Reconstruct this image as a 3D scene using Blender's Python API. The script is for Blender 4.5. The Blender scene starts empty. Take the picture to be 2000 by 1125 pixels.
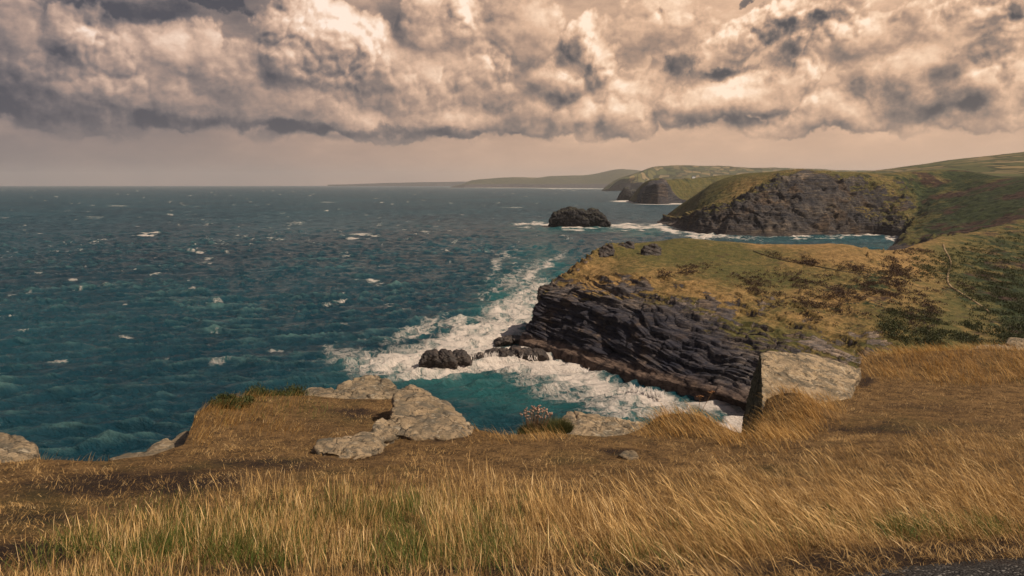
import bpy, bmesh, math, random
import numpy as np
from mathutils import Vector

random.seed(7)
RNG = np.random.default_rng(11)
scene = bpy.context.scene
COL = scene.collection

# ------------------------------------------------------------------ camera
F = 2000 * 28.0 / 36.0                 # focal length in photograph pixels
HORIZON = 360.0
PITCH = math.atan((562.5 - HORIZON) / F)
EYE = 60.0                             # metres above the sea
cam_d = bpy.data.cameras.new('camera')
cam_d.lens = 28.0
cam_d.sensor_width = 36.0
cam_d.clip_start = 0.1
cam_d.clip_end = 120000.0
cam = bpy.data.objects.new('camera', cam_d)
COL.objects.link(cam)
cam.location = (0, 0, EYE)
cam.rotation_euler = (math.pi / 2 - PITCH, 0, 0)
scene.camera = cam

# ------------------------------------------------------------------ view
scene.view_settings.view_transform = 'Standard'
scene.view_settings.look = 'None'
scene.view_settings.gamma = 1.0
scene.view_settings.use_curve_mapping = False
scene.view_settings.exposure = 0.2
scene.cycles.use_denoising = True
scene.cycles.max_bounces = 5
scene.cycles.diffuse_bounces = 2
scene.cycles.glossy_bounces = 2
scene.cycles.transmission_bounces = 2
scene.cycles.volume_bounces = 1
scene.cycles.transparent_max_bounces = 4
scene.cycles.caustics_reflective = False
scene.cycles.caustics_refractive = False

# ------------------------------------------------------------------ sun
SUN_AZ = math.radians(112.0)           # clockwise from the view direction
SUN_EL = math.radians(47.0)
SUN_DIR = Vector((math.sin(SUN_AZ) * math.cos(SUN_EL), math.cos(SUN_AZ) * math.cos(SUN_EL), math.sin(SUN_EL)))
sun_d = bpy.data.lights.new('sun', 'SUN')
sun_d.energy = 5.0
sun_d.angle = math.radians(0.6)
sun_d.color = (1.0, 0.86, 0.68)
sun = bpy.data.objects.new('sun', sun_d)
COL.objects.link(sun)
sun.rotation_euler = SUN_DIR.to_track_quat('Z', 'Y').to_euler()


# ------------------------------------------------------------------ geometry of the view: where a point seen in a direction stands
def S(row):
    return np.tan(PITCH + np.arctan((np.asarray(row, float) - 562.5) / F))


def PT(px, row, Y):
    v = (row - 562.5) / F
    u = (px - 1000.0) / F / (math.cos(PITCH) - v * math.sin(PITCH))
    return (u * Y, Y, EYE - float(S(row)) * Y)


def WT(px, row, z=0.0):
    return PT(px, row, (EYE - z) / float(S(row)))


def to_px(X, Y, Z):
    yy = Y * math.cos(PITCH) - (Z - EYE) * math.sin(PITCH)
    zz = Y * math.sin(PITCH) + (Z - EYE) * math.cos(PITCH)
    return 1000 + F * X / yy, 562.5 - F * zz / yy


# ------------------------------------------------------------------ node helper
class NT:
    def __init__(self, tree):
        self.t = tree
        self.L = tree.links

    def n(self, typ, ins=None, **props):
        nd = self.t.nodes.new(typ)
        for k, v in props.items():
            setattr(nd, k, v)
        for k, v in (ins or {}).items():
            self.put(nd.inputs[k], v)
        return nd

    def put(self, sock, v):
        if isinstance(v, bpy.types.NodeSocket):
            self.L.new(v, sock)
        elif isinstance(v, (tuple, list)) and sock.type == 'RGBA' and len(v) == 3:
            sock.default_value = (*v, 1.0)
        else:
            sock.default_value = v

    def m(self, op, a, b=0.0, c=0.0, clamp=False):
        nd = self.n('ShaderNodeMath', {0: a, 1: b, 2: c}, operation=op)
        nd.use_clamp = clamp
        return nd.outputs[0]

    def add(self, a, b): return self.m('ADD', a, b)
    def sub(self, a, b): return self.m('SUBTRACT', a, b)
    def mul(self, a, b): return self.m('MULTIPLY', a, b)
    def mx(self, a, b): return self.m('MAXIMUM', a, b)
    def mn(self, a, b): return self.m('MINIMUM', a, b)

    def vm(self, op, a, b=(0, 0, 0)):
        nd = self.n('ShaderNodeVectorMath', {0: a, 1: b}, operation=op)
        return nd.outputs[1] if op in ('LENGTH', 'DISTANCE', 'DOT_PRODUCT') else nd.outputs[0]

    def step(self, x, lo, hi, to0=0.0, to1=1.0, kind='SMOOTHSTEP'):
        nd = self.n('ShaderNodeMapRange', {0: x, 1: lo, 2: hi, 3: to0, 4: to1}, interpolation_type=kind)
        return nd.outputs[0]

    def mix(self, f, a, b, blend='MIX'):
        nd = self.n('ShaderNodeMix', data_type='RGBA', blend_type=blend)
        self.put(nd.inputs[0], f); self.put(nd.inputs[6], a); self.put(nd.inputs[7], b)
        return nd.outputs[2]

    def noise(self, vec, scale, detail=4.0, rough=0.55, dist=0.0, col=False, dims='3D'):
        nd = self.n('ShaderNodeTexNoise', {'Vector': vec, 'Scale': scale, 'Detail': detail, 'Roughness': rough, 'Distortion': dist, 'Lacunarity': 2.17}, noise_dimensions=dims)
        return nd.outputs[1] if col else nd.outputs[0]

    def voro(self, vec, scale, feature='F1', out='Distance', rnd=1.0, detail=0.0, rough=0.5, smooth=None, metric=None):
        nd = self.n('ShaderNodeTexVoronoi', feature=feature)
        if metric: nd.distance = metric
        self.put(nd.inputs['Vector'], vec); self.put(nd.inputs['Scale'], scale); self.put(nd.inputs['Randomness'], rnd)
        if detail and 'Detail' in nd.inputs: self.put(nd.inputs['Detail'], detail); self.put(nd.inputs['Roughness'], rough)
        if smooth is not None and 'Smoothness' in nd.inputs: self.put(nd.inputs['Smoothness'], smooth)
        return nd.outputs[out]

    def voro2(self, vec, scale, detail, rough):
        nd = self.n('ShaderNodeTexVoronoi', feature='F1', voronoi_dimensions='2D')
        self.put(nd.inputs['Vector'], vec); self.put(nd.inputs['Scale'], scale); self.put(nd.inputs['Detail'], detail); self.put(nd.inputs['Roughness'], rough)
        return nd.outputs['Distance']

    def ramp(self, f, stops, interp='LINEAR'):
        nd = self.n('ShaderNodeValToRGB', {0: f})
        cr = nd.color_ramp
        cr.interpolation = interp
        while len(cr.elements) > 1: cr.elements.remove(cr.elements[-1])
        cr.elements[0].position = stops[0][0]; cr.elements[0].color = (*stops[0][1], 1)
        for p, c in stops[1:]:
            e = cr.elements.new(p); e.color = (*c, 1)
        return nd.outputs[0]

    def comb(self, x, y, z): return self.n('ShaderNodeCombineXYZ', {0: x, 1: y, 2: z}).outputs[0]
    def sep(self, v): return self.n('ShaderNodeSeparateXYZ', {0: v}).outputs
    def attr(self, name): return self.n('ShaderNodeAttribute', attribute_name=name, attribute_type='GEOMETRY').outputs['Fac']
    def pos(self): return self.n('ShaderNodeNewGeometry').outputs['Position']
    def mapv(self, v, scale=(1, 1, 1), rot=(0, 0, 0), loc=(0, 0, 0)):
        return self.n('ShaderNodeMapping', {'Vector': v, 'Scale': scale, 'Rotation': rot, 'Location': loc}).outputs[0]


# ------------------------------------------------------------------ world: sky with the cloud decks, all by direction
world = bpy.data.worlds.new('World')
scene.world = world
world.use_nodes = True
world.node_tree.nodes.clear()
world.cycles.sampling_method = 'MANUAL'
world.cycles.sample_map_resolution = 512


def sky_ae(px, row):
    x, y, z = PT(px, row, 1.0)
    z -= EYE
    n = math.sqrt(x * x + y * y + z * z)
    return math.atan2(x, y) * 1.5, math.asin(z / n) * 1.5


LIT_S, LIT_D = .50, 1.35
# cumulus heads: (px, row, half width, half height, weight)
HEADS = [(150, 70, 62, 50, 1.15), (215, 100, 75, 62, 1.1), (95, 165, 115, 75, 1.0), (195, 180, 130, 80, 1.0), (340, 110, 60, 60, .95), (410, 85, 50, 50, .85), (440, 150, 95, 75, 1.0), (285, 165, 90, 60, .9),
         (585, 45, 72, 55, 1.45), (650, 75, 80, 58, 1.45), (715, 85, 48, 50, 1.4), (560, 105, 70, 60, 1.2), (640, 130, 150, 70, 1.1), (320, 200, 160, 50, .95), (540, 190, 180, 60, 1.0), (850, 60, 70, 80, 1.1), (905, 40, 50, 60, 1.1),
         (820, 160, 130, 90, 1.0), (940, 130, 100, 100, .9), (1150, 85, 52, 48, 1.3), (1185, 110, 36, 50, 1.2), (1090, 150, 80, 55, 1.0), (1050, 205, 130, 55, .9), (880, 230, 190, 42, 1.0), (700, 232, 170, 38, .95), (1215, 225, 70, 45, 1.1),
         (1130, 232, 90, 36, .9), (1010, 60, 90, 70, .8), (20, 130, 80, 100, .9), (150, 240, 150, 30, .6)]
# long leaning banks over the land: (px, row, half length, half thickness, tilt, weight)
BANKS = [(1420, 195, 150, 45, .12, .95), (1560, 150, 130, 45, .35, .85), (1640, 215, 110, 35, .15, .9), (1480, 55, 170, 40, .3, .85), (1660, 75, 140, 45, .3, .8), (1790, 180, 100, 60, .2, .9), (1850, 110, 140, 50, .15, .85),
         (1960, 170, 90, 60, .3, .85), (1350, 110, 90, 50, .2, .75), (1900, 40, 120, 50, .3, .85), (1270, 60, 120, 60, .3, .7), (1530, 245, 120, 18, .0, .6), (1930, 225, 90, 30, .1, .7), (1250, 170, 80, 40, .2, .7)]
# heavy shaded bellies: (px, row, half width, half height, tilt, weight)
BELLIES = [(120, 210, 110, 40, 0, .62), (345, 238, 120, 16, 0, .55), (570, 250, 85, 20, 0, .95), (720, 262, 160, 12, 0, .75), (880, 268, 120, 10, 0, .65), (40, 90, 60, 70, 0, .4), (230, 25, 190, 28, 0, .75), (420, 5, 60, 14, 0, 1.0), (15, 150, 45, 60, 0, .5), (1332, 118, 36, 30, .2, 1.0),
           (1430, 138, 50, 16, .25, .95), (1530, 48, 46, 26, .5, .85), (1570, 90, 75, 18, .3, .8), (1390, 232, 120, 20, 0, .62), (1480, 228, 90, 14, .0, .5), (1785, 185, 80, 48, .1, .9), (1860, 205, 70, 30, .2, .8), (1920, 95, 80, 22, .15, .85), (1950, 30, 50, 26, .3, .75),
           (1080, 190, 55, 22, .1, .7), (1125, 80, 30, 34, 0, .65), (1070, 120, 36, 20, 0, .6), (770, 30, 60, 40, 0, .55), (960, 25, 40, 14, 0, .45), (1985, 150, 25, 36, 0, .7), (1660, 175, 34, 26, .2, .5), (1620, 25, 24, 18, .3, .6), (1300, 160, 60, 14, .2, .4),
           (1475, 6, 30, 7, .2, 1.3), (1085, 60, 40, 14, .2, .3), (540, 165, 100, 18, .1, .4), (690, 130, 60, 14, .2, .35), (950, 215, 70, 20, .1, .4), (60, 190, 120, 60, 0, .35), (1070, 262, 60, 12, 0, .45), (1860, 20, 40, 20, .2, .6), (1730, 30, 50, 18, .3, .4)]


def blob_chain(T, vec, blobs, soft=0.12, fall=.62):
    out = None
    for b in blobs:
        if len(b) == 5: px, row, rx, ry, w = b; tilt = 0.0
        else: px, row, rx, ry, tilt, w = b
        a, e = sky_ae(px, row)
        k = 1.5 / F
        vq = vec if out is None else serial(T, out, vec)
        mp = T.n('ShaderNodeMapping', {'Vector': vq, 'Location': (a, e, 0), 'Rotation': (0, 0, tilt), 'Scale': (rx * k, ry * k, 1.0)}, vector_type='TEXTURE').outputs[0]
        c = T.m('MULTIPLY_ADD', T.vm('DOT_PRODUCT', mp, mp), -w * fall, w)
        if out is None: out = c
        elif soft: out = T.n('ShaderNodeMath', {0: out, 1: c, 2: soft}, operation='SMOOTH_MAX').outputs[0]
        else: out = T.mx(out, c)
    return out


def serial(T, prev, vec):
    """vec, but only after prev is known: keeps the shader's stack small"""
    return T.n('ShaderNodeVectorMath', {0: prev, 1: (1e-9, 1e-9, 0), 2: vec}, operation='MULTIPLY_ADD').outputs[0]


def cloud_group(kind):
    g = bpy.data.node_groups.new('cloud_' + kind, 'ShaderNodeTree')
    g.interface.new_socket('Vector', in_out='INPUT', socket_type='NodeSocketVector')
    g.interface.new_socket('Value', in_out='OUTPUT', socket_type='NodeSocketFloat')
    T = NT(g)
    gi = g.nodes.new('NodeGroupInput'); go = g.nodes.new('NodeGroupOutput')
    v = gi.outputs[0]
    wn = T.vm('SUBTRACT', T.noise(T.mapv(v, (1, 1, 1), (0, 0, .61), (3.7, 8.3, 0)), 8.0, 4, .58, col=True, dims='2D'), (.5, .5, .5))
    if kind == 'shape':
        heads = blob_chain(T, T.vm('ADD', v, T.vm('MULTIPLY', wn, (.10, .075, 0))), HEADS, 0.02, .68)
        vb = T.vm('ADD', v, T.vm('MULTIPLY', wn, (.18, .085, 0)))
        banks = blob_chain(T, serial(T, heads, vb), BANKS, 0.04, .66)
        res = T.n('ShaderNodeMath', {0: heads, 1: banks, 2: 0.05}, operation='SMOOTH_MAX').outputs[0]
        res = T.mx(res, -.3)
    else:
        # cauliflower: round lobes upon round lobes
        vw = T.vm('ADD', v, T.vm('MULTIPLY', wn, (.045, .035, 0)))
        res = 0.20
        for sc, am in ((8.0, .30), (19.0, .21), (43.0, .13), (95.0, .06)):
            q = T.voro2(T.mapv(vw, (1, 1, 1), (0, 0, sc), (sc, .3, 0)), sc, 0.0, .5)
            res = T.m('MULTIPLY_ADD', T.mul(q, q), -am * 1.5, res)
    g.links.new(res, go.inputs[0])
    return g


def build_world():
    T = NT(world.node_tree)
    out = T.n('ShaderNodeOutputWorld')
    gen = T.n('ShaderNodeTexCoord').outputs['Generated']
    x, y, z = T.sep(T.vm('NORMALIZE', gen))
    a = T.mul(T.m('ARCTAN2', x, y), 1.5)
    e = T.mul(T.m('ARCSINE', z), 1.5)
    v = T.comb(a, e, 0.0)
    GS, GD = cloud_group('shape'), cloud_group('detail')

    def ev(G, vec):
        nd = T.n('ShaderNodeGroup')
        nd.node_tree = G
        T.put(nd.inputs[0], vec)
        return nd.outputs[0]
    s0 = ev(GS, v)
    s1 = ev(GS, serial(T, s0, T.vm('ADD', v, (.016, .024, 0))))
    t0 = ev(GD, serial(T, s1, v))
    t1 = ev(GD, serial(T, t0, T.vm('ADD', v, (.0055, .0075, 0))))
    fb = T.noise(T.mapv(serial(T, t1, v), (1, 1.15, 1), (0, 0, -.47), (5.1, 2.9, 0)), 13.0, 8, .62, dims='2D')
    d0 = T.m('MULTIPLY_ADD', T.sub(fb, .5), .55, T.add(s0, t0))
    d1 = fb
    soft = T.noise(serial(T, fb, v), 5.0, 3, .6, dims='2D')
    crisp = T.m('MULTIPLY_ADD', T.mul(T.step(T.add(soft, T.mul(T.sub(s0, .75), .30)), .42, .66), T.step(e, .10, .22)), 1.15, .22)
    lit = T.m('MULTIPLY_ADD', T.sub(t0, t1), T.mul(crisp, LIT_D), T.mul(T.sub(s0, s1), LIT_S))
    lit = T.m('MULTIPLY_ADD', T.sub(fb, .5), .42, lit)
    lit = T.m('MINIMUM', T.m('MAXIMUM', lit, -.42), .55)
    cover = T.step(d0, .06, .34)
    vs = serial(T, d1, v)
    wb = T.vm('MULTIPLY', T.vm('SUBTRACT', T.noise(vs, 9.0, 5, .6, col=True, dims='2D'), (.5, .5, .5)), (.16, .08, 0))
    belly = blob_chain(T, T.vm('ADD', vs, wb), BELLIES, .12, .75)
    belly = T.step(T.add(belly, T.mul(T.sub(T.noise(vs, 18, 6, .6, dims='2D'), .5), .55)), .0, 1.15)
    right = T.step(a, -.95, .35)
    st = T.mapv(vs, (1, 2.3, 1), (0, 0, -.22))
    broad = T.noise(st, 5.0, 7, .6, dims='2D')
    light = T.m('MULTIPLY_ADD', right, .17, .365)
    light = T.m('MULTIPLY_ADD', lit, T.m('MULTIPLY_ADD', right, .5, .8), light)
    light = T.m('MULTIPLY_ADD', T.mul(T.sub(1.0, right), T.step(e, .10, .26, 1.0, 0.0)), -.15, light)
    light = T.m('MULTIPLY_ADD', T.sub(broad, .5), .60, light)
    light = T.m('MULTIPLY_ADD', T.sub(d0, .5), .16, light)
    sheet_l = T.m('MULTIPLY_ADD', right, .30, .30)
    sheet_l = T.m('MULTIPLY_ADD', T.sub(broad, .5), .75, sheet_l)
    sheet_l = T.m('MULTIPLY_ADD', T.mul(T.sub(1.0, right), T.step(e, .17, .27)), -.08, sheet_l)
    light = T.n('ShaderNodeMix', {0: cover, 2: sheet_l, 3: light}).outputs[0]
    light = T.m('MULTIPLY_ADD', belly, -.44, light)
    el = T.m('MULTIPLY_ADD', T.sub(broad, .5), .06, e)
    low = T.step(el, .058, .118)                       # clear band over the horizon
    bandl = T.m('MULTIPLY_ADD', right, .29, .30)
    bandl = T.m('MULTIPLY_ADD', T.sub(broad, .5), .16, bandl)
    lowk = T.m('MAXIMUM', low, T.mul(cover, T.step(T.m('MULTIPLY_ADD', T.sub(fb, .5), .045, e), .050, .112)))
    light = T.n('ShaderNodeMix', {0: lowk, 2: bandl, 3: light}).outputs[0]
    sky = T.ramp(T.m('ADD', light, 0.0, clamp=True), [(0.0, (.066, .066, .078)), (.14, (.118, .105, .108)), (.30, (.220, .172, .152)), (.46, (.39, .268, .205)), (.66, (.64, .43, .305)), (.84, (.82, .60, .445)), (1.0, (.94, .76, .62))])
    sky = T.mix(1.0, sky, T.mix(right, (.95, .98, 1.07), (1.04, .995, .93)), 'MULTIPLY')
    # overhead, out of frame: broken deck with open blue sky between
    ns = T.n('ShaderNodeTexSky', sky_type='NISHITA')
    ns.sun_disc = False
    ns.sun_elevation = SUN_EL
    ns.sun_rotation = SUN_AZ
    ns.altitude = 60.0
    blue = T.vm('MULTIPLY', ns.outputs[0], (.07, .07, .07))
    zen = T.mix(T.step(broad, .40, .60), blue, (.25, .215, .21))
    sky = T.mix(T.step(e, .42, .75), sky, zen)
    bg = T.n('ShaderNodeBackground', {'Color': sky, 'Strength': 1.0})
    T.L.new(bg.outputs[0], out.inputs[0])


build_world()


# ------------------------------------------------------------------ numpy noise
_perm = RNG.permutation(256).astype(np.int32)
_perm = np.concatenate([_perm, _perm, _perm])
_g = RNG.normal(size=(256, 3)).astype(np.float32)
_g /= np.linalg.norm(_g, axis=1, keepdims=True)


def pn(x, y, z=0.0):
    x, y, z = np.broadcast_arrays(np.asarray(x, np.float64), np.asarray(y, np.float64), np.asarray(z, np.float64))
    xi, yi, zi = np.floor(x), np.floor(y), np.floor(z)
    fx, fy, fz = (x - xi).astype(np.float32), (y - yi).astype(np.float32), (z - zi).astype(np.float32)
    xi, yi, zi = xi.astype(np.int64) & 255, yi.astype(np.int64) & 255, zi.astype(np.int64) & 255
    u, v, w = [t * t * t * (t * (t * 6 - 15) + 10) for t in (fx, fy, fz)]
    r = 0.0
    for dx in (0, 1):
        wx = u if dx else 1 - u
        for dy in (0, 1):
            wy = v if dy else 1 - v
            for dz in (0, 1):
                wz = w if dz else 1 - w
                h = _perm[_perm[_perm[(xi + dx) & 255] + ((yi + dy) & 255)] + ((zi + dz) & 255)]
                gg = _g[h]
                r = r + wx * wy * wz * (gg[..., 0] * (fx - dx) + gg[..., 1] * (fy - dy) + gg[..., 2] * (fz - dz))
    return r * 1.5


def fbm(x, y, z=0.0, octv=5, gain=.5, lac=2.03, ridge=False):
    x, y, z = np.asarray(x, float), np.asarray(y, float), np.asarray(z, float)
    s, amp, tot = 0.0, 1.0, 0.0
    for i in range(octv):
        n = pn(x + 17.3 * i, y - 9.1 * i, z + 5.7 * i)
        if ridge: n = 1 - 2 * np.abs(n)
        s = s + amp * n; tot += amp
        amp *= gain; x = x * lac; y = y * lac; z = z * lac
    return s / tot


def cells(P, scale, seed=0.0):
    """F1, F2 of a jittered cell pattern."""
    Q = P * scale + seed
    b = np.floor(Q).astype(np.int64)
    f1 = np.full(len(P), 9.0); f2 = np.full(len(P), 9.0); cid = np.zeros(len(P))
    for dx in (-1, 0, 1):
        for dy in (-1, 0, 1):
            for dz in (-1, 0, 1):
                c = b + np.array([dx, dy, dz])
                h = _perm[_perm[_perm[c[:, 0] & 255] + (c[:, 1] & 255)] + (c[:, 2] & 255)]
                j = _g[h] * .45 + .5
                d = np.linalg.norm(c + j - Q, axis=1)
                upd = d < f1
                f2 = np.where(upd, f1, np.minimum(f2, d))
                cid = np.where(upd, h, cid)
                f1 = np.where(upd, d, f1)
    return f1, f2, cid / 255.0


def sst(x, a, b):
    t = np.clip((np.asarray(x, float) - a) / (b - a), 0, 1)
    return t * t * (3 - 2 * t)


# ------------------------------------------------------------------ mesh helpers
def set_attrs(me, attrs):
    for k, v in (attrs or {}).items():
        at = me.attributes.new(k, 'FLOAT', 'POINT')
        at.data.foreach_set('value', np.ascontiguousarray(v, np.float32).ravel())


def raw_mesh(name, V, Fq, mat, attrs=None, smooth=True):
    me = bpy.data.meshes.new(name)
    V = np.ascontiguousarray(V, np.float32); Fq = np.ascontiguousarray(Fq, np.int32)
    nf, k = Fq.shape
    me.vertices.add(len(V)); me.vertices.foreach_set('co', V.ravel())
    me.loops.add(nf * k); me.loops.foreach_set('vertex_index', Fq.ravel())
    me.polygons.add(nf)
    me.polygons.foreach_set('loop_start', np.arange(0, nf * k, k, dtype=np.int32))
    me.update(calc_edges=True)
    me.polygons.foreach_set('use_smooth', np.full(nf, smooth, bool))
    set_attrs(me, attrs)
    me.materials.append(mat)
    me.update()
    o = bpy.data.objects.new(name, me)
    COL.objects.link(o)
    return o


def grid_faces(nr, nc):
    i = np.arange((nr - 1) * (nc - 1))
    r, c = i // (nc - 1), i % (nc - 1)
    a = r * nc + c
    return np.stack([a, a + 1, a + nc + 1, a + nc], 1)


def grid_mesh(name, P, mat, attrs=None, smooth=True):
    nr, nc, _ = P.shape
    return raw_mesh(name, P.reshape(-1, 3), grid_faces(nr, nc), mat, attrs, smooth)


def grid_normals(P):
    du = np.gradient(P, axis=1); dv = np.gradient(P, axis=0)
    n = np.cross(du, dv)
    n /= np.linalg.norm(n, axis=2, keepdims=True) + 1e-9
    return n


def catmull(C, seg, axis):
    C = np.moveaxis(np.asarray(C, float), axis, 0)
    n = C.shape[0]
    seg = seg if hasattr(seg, '__len__') else [seg] * (n - 1)
    E = np.concatenate([C[:1] * 2 - C[1:2], C, C[-1:] * 2 - C[-2:-1]], 0)
    out = []
    for i in range(n - 1):
        p0, p1, p2, p3 = E[i], E[i + 1], E[i + 2], E[i + 3]
        t = np.linspace(0, 1, seg[i], endpoint=False).reshape((-1,) + (1,) * (C.ndim - 1))
        k = .42                                       # tension: a little tighter than Catmull-Rom
        m1, m2 = k * (p2 - p0), k * (p3 - p1)
        t2, t3 = t * t, t * t * t
        out.append((2 * t3 - 3 * t2 + 1) * p1 + (t3 - 2 * t2 + t) * m1 + (-2 * t3 + 3 * t2) * p2 + (t3 - t2) * m2)
    out.append(C[-1:])
    return np.moveaxis(np.concatenate(out, 0), 0, axis)


def tag(o, label=None, cat=None, group=None, kind=None):
    if label: o['label'] = label
    if cat: o['category'] = cat
    if group: o['group'] = group
    if kind: o['kind'] = kind
    return o


def new_mat(name):
    m = bpy.data.materials.new(name)
    m.use_nodes = True
    m.node_tree.nodes.clear()
    T = NT(m.node_tree)
    out = T.n('ShaderNodeOutputMaterial')
    return m, T, out


def finish(T, out, color, rough=.9, spec=.2, bump=None, dist=.1, strength=1.0):
    p = T.n('ShaderNodeBsdfPrincipled', {'Base Color': color, 'Roughness': rough, 'Specular IOR Level': spec})
    if bump is not None:
        b = T.n('ShaderNodeBump', {'Height': bump, 'Distance': dist, 'Strength': strength})
        T.L.new(b.outputs[0], p.inputs['Normal'])
    T.L.new(p.outputs[0], out.inputs[0])
    return p


# ------------------------------------------------------------------ materials
def mat_sea():
    m, T, out = new_mat('sea_water')
    p = T.pos()
    x, y, z = T.sep(p)
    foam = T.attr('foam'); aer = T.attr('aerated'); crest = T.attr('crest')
    flat = T.comb(x, y, 0.0)
    # water body
    big = T.noise(T.mapv(flat, (.004, .0022, 1)), 1.0, 4, .55)
    mid = T.noise(T.mapv(flat, (.035, .06, 1), (0, 0, .25)), 1.0, 8, .68)
    fine = T.noise(T.mapv(flat, (.16, .36, 1), (0, 0, .2)), 1.0, 6, .65)
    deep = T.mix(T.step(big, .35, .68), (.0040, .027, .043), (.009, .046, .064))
    deep = T.mix(T.mul(T.step(T.add(T.mul(crest, .75), T.mul(T.sub(fine, .5), 1.0)), .15, .85), .9), deep, (.085, .165, .155))  # crests painted lighter teal, for light coming through the thin water
    far = T.step(T.vm('LENGTH', flat), 200.0, 1800.0)
    wf = T.noise(T.mapv(flat, (.060, .016, 1), (0, 0, .12)), 1.0, 8, .70)
    deep = T.mix(T.mul(T.step(wf, .42, .62), T.m('MULTIPLY_ADD', far, .40, .12)), deep, (.052, .108, .130))
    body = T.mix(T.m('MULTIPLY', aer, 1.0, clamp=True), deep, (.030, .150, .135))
    # lacy foam
    fw = T.vm('ADD', flat, T.vm('MULTIPLY', T.vm('SUBTRACT', T.noise(flat, .10, 5, .6, col=True), (.5, .5, .5)), (14, 14, 0)))
    lace = T.voro(fw, .16, 'DISTANCE_TO_EDGE')
    lace = T.step(lace, .0, .34, 1.0, 0.0)
    lace2 = T.voro(fw, .47, 'DISTANCE_TO_EDGE')
    lace2 = T.step(lace2, .0, .30, 1.0, 0.0)
    fn = T.noise(fw, .055, 8, .68)
    pat = T.add(T.add(T.mul(lace, .30), T.mul(lace2, .20)), T.mul(fn, .75))
    f = T.mul(T.step(T.add(pat, T.mul(foam, .74)), .74, 1.42), .96)
    f = T.mul(f, T.step(foam, .02, .12))
    # whitecaps far and near
    wc = T.noise(T.mapv(flat, (.075, .19, 1), (0, 0, .2)), 1.0, 8, .66)
    gate = T.noise(flat, .0045, 3, .5)
    cap = T.step(T.add(wc, T.mul(T.sub(gate, .5), .18)), .675, .735)
    cap = T.mx(cap, T.mul(T.step(T.add(wf, T.mul(T.sub(gate, .5), .22)), .640, .70), T.step(far, .15, .5)))
    caps = T.m('MAXIMUM', T.mul(cap, .75), T.step(T.add(crest, T.mul(T.sub(wc, .5), .9)), 1.15, 1.3), clamp=True)
    f = T.m('MAXIMUM', f, caps, clamp=True)
    colr = T.mix(f, body, (.58, .50, .44))
    chop = T.add(T.noise(T.mapv(flat, (.22, .46, 1), (0, 0, .2)), 1.0, 7, .66), T.mul(T.noise(T.mapv(flat, (.045, .09, 1), (0, 0, .25)), 1.0, 3, .5), 2.0))
    height = T.add(chop, T.mul(f, .35))
    rough = T.add(T.m('MULTIPLY_ADD', far, .25, .12), T.mul(f, .6))
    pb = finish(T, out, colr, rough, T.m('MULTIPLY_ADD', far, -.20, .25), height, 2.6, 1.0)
    pb.inputs['IOR'].default_value = 1.33
    return m


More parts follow.
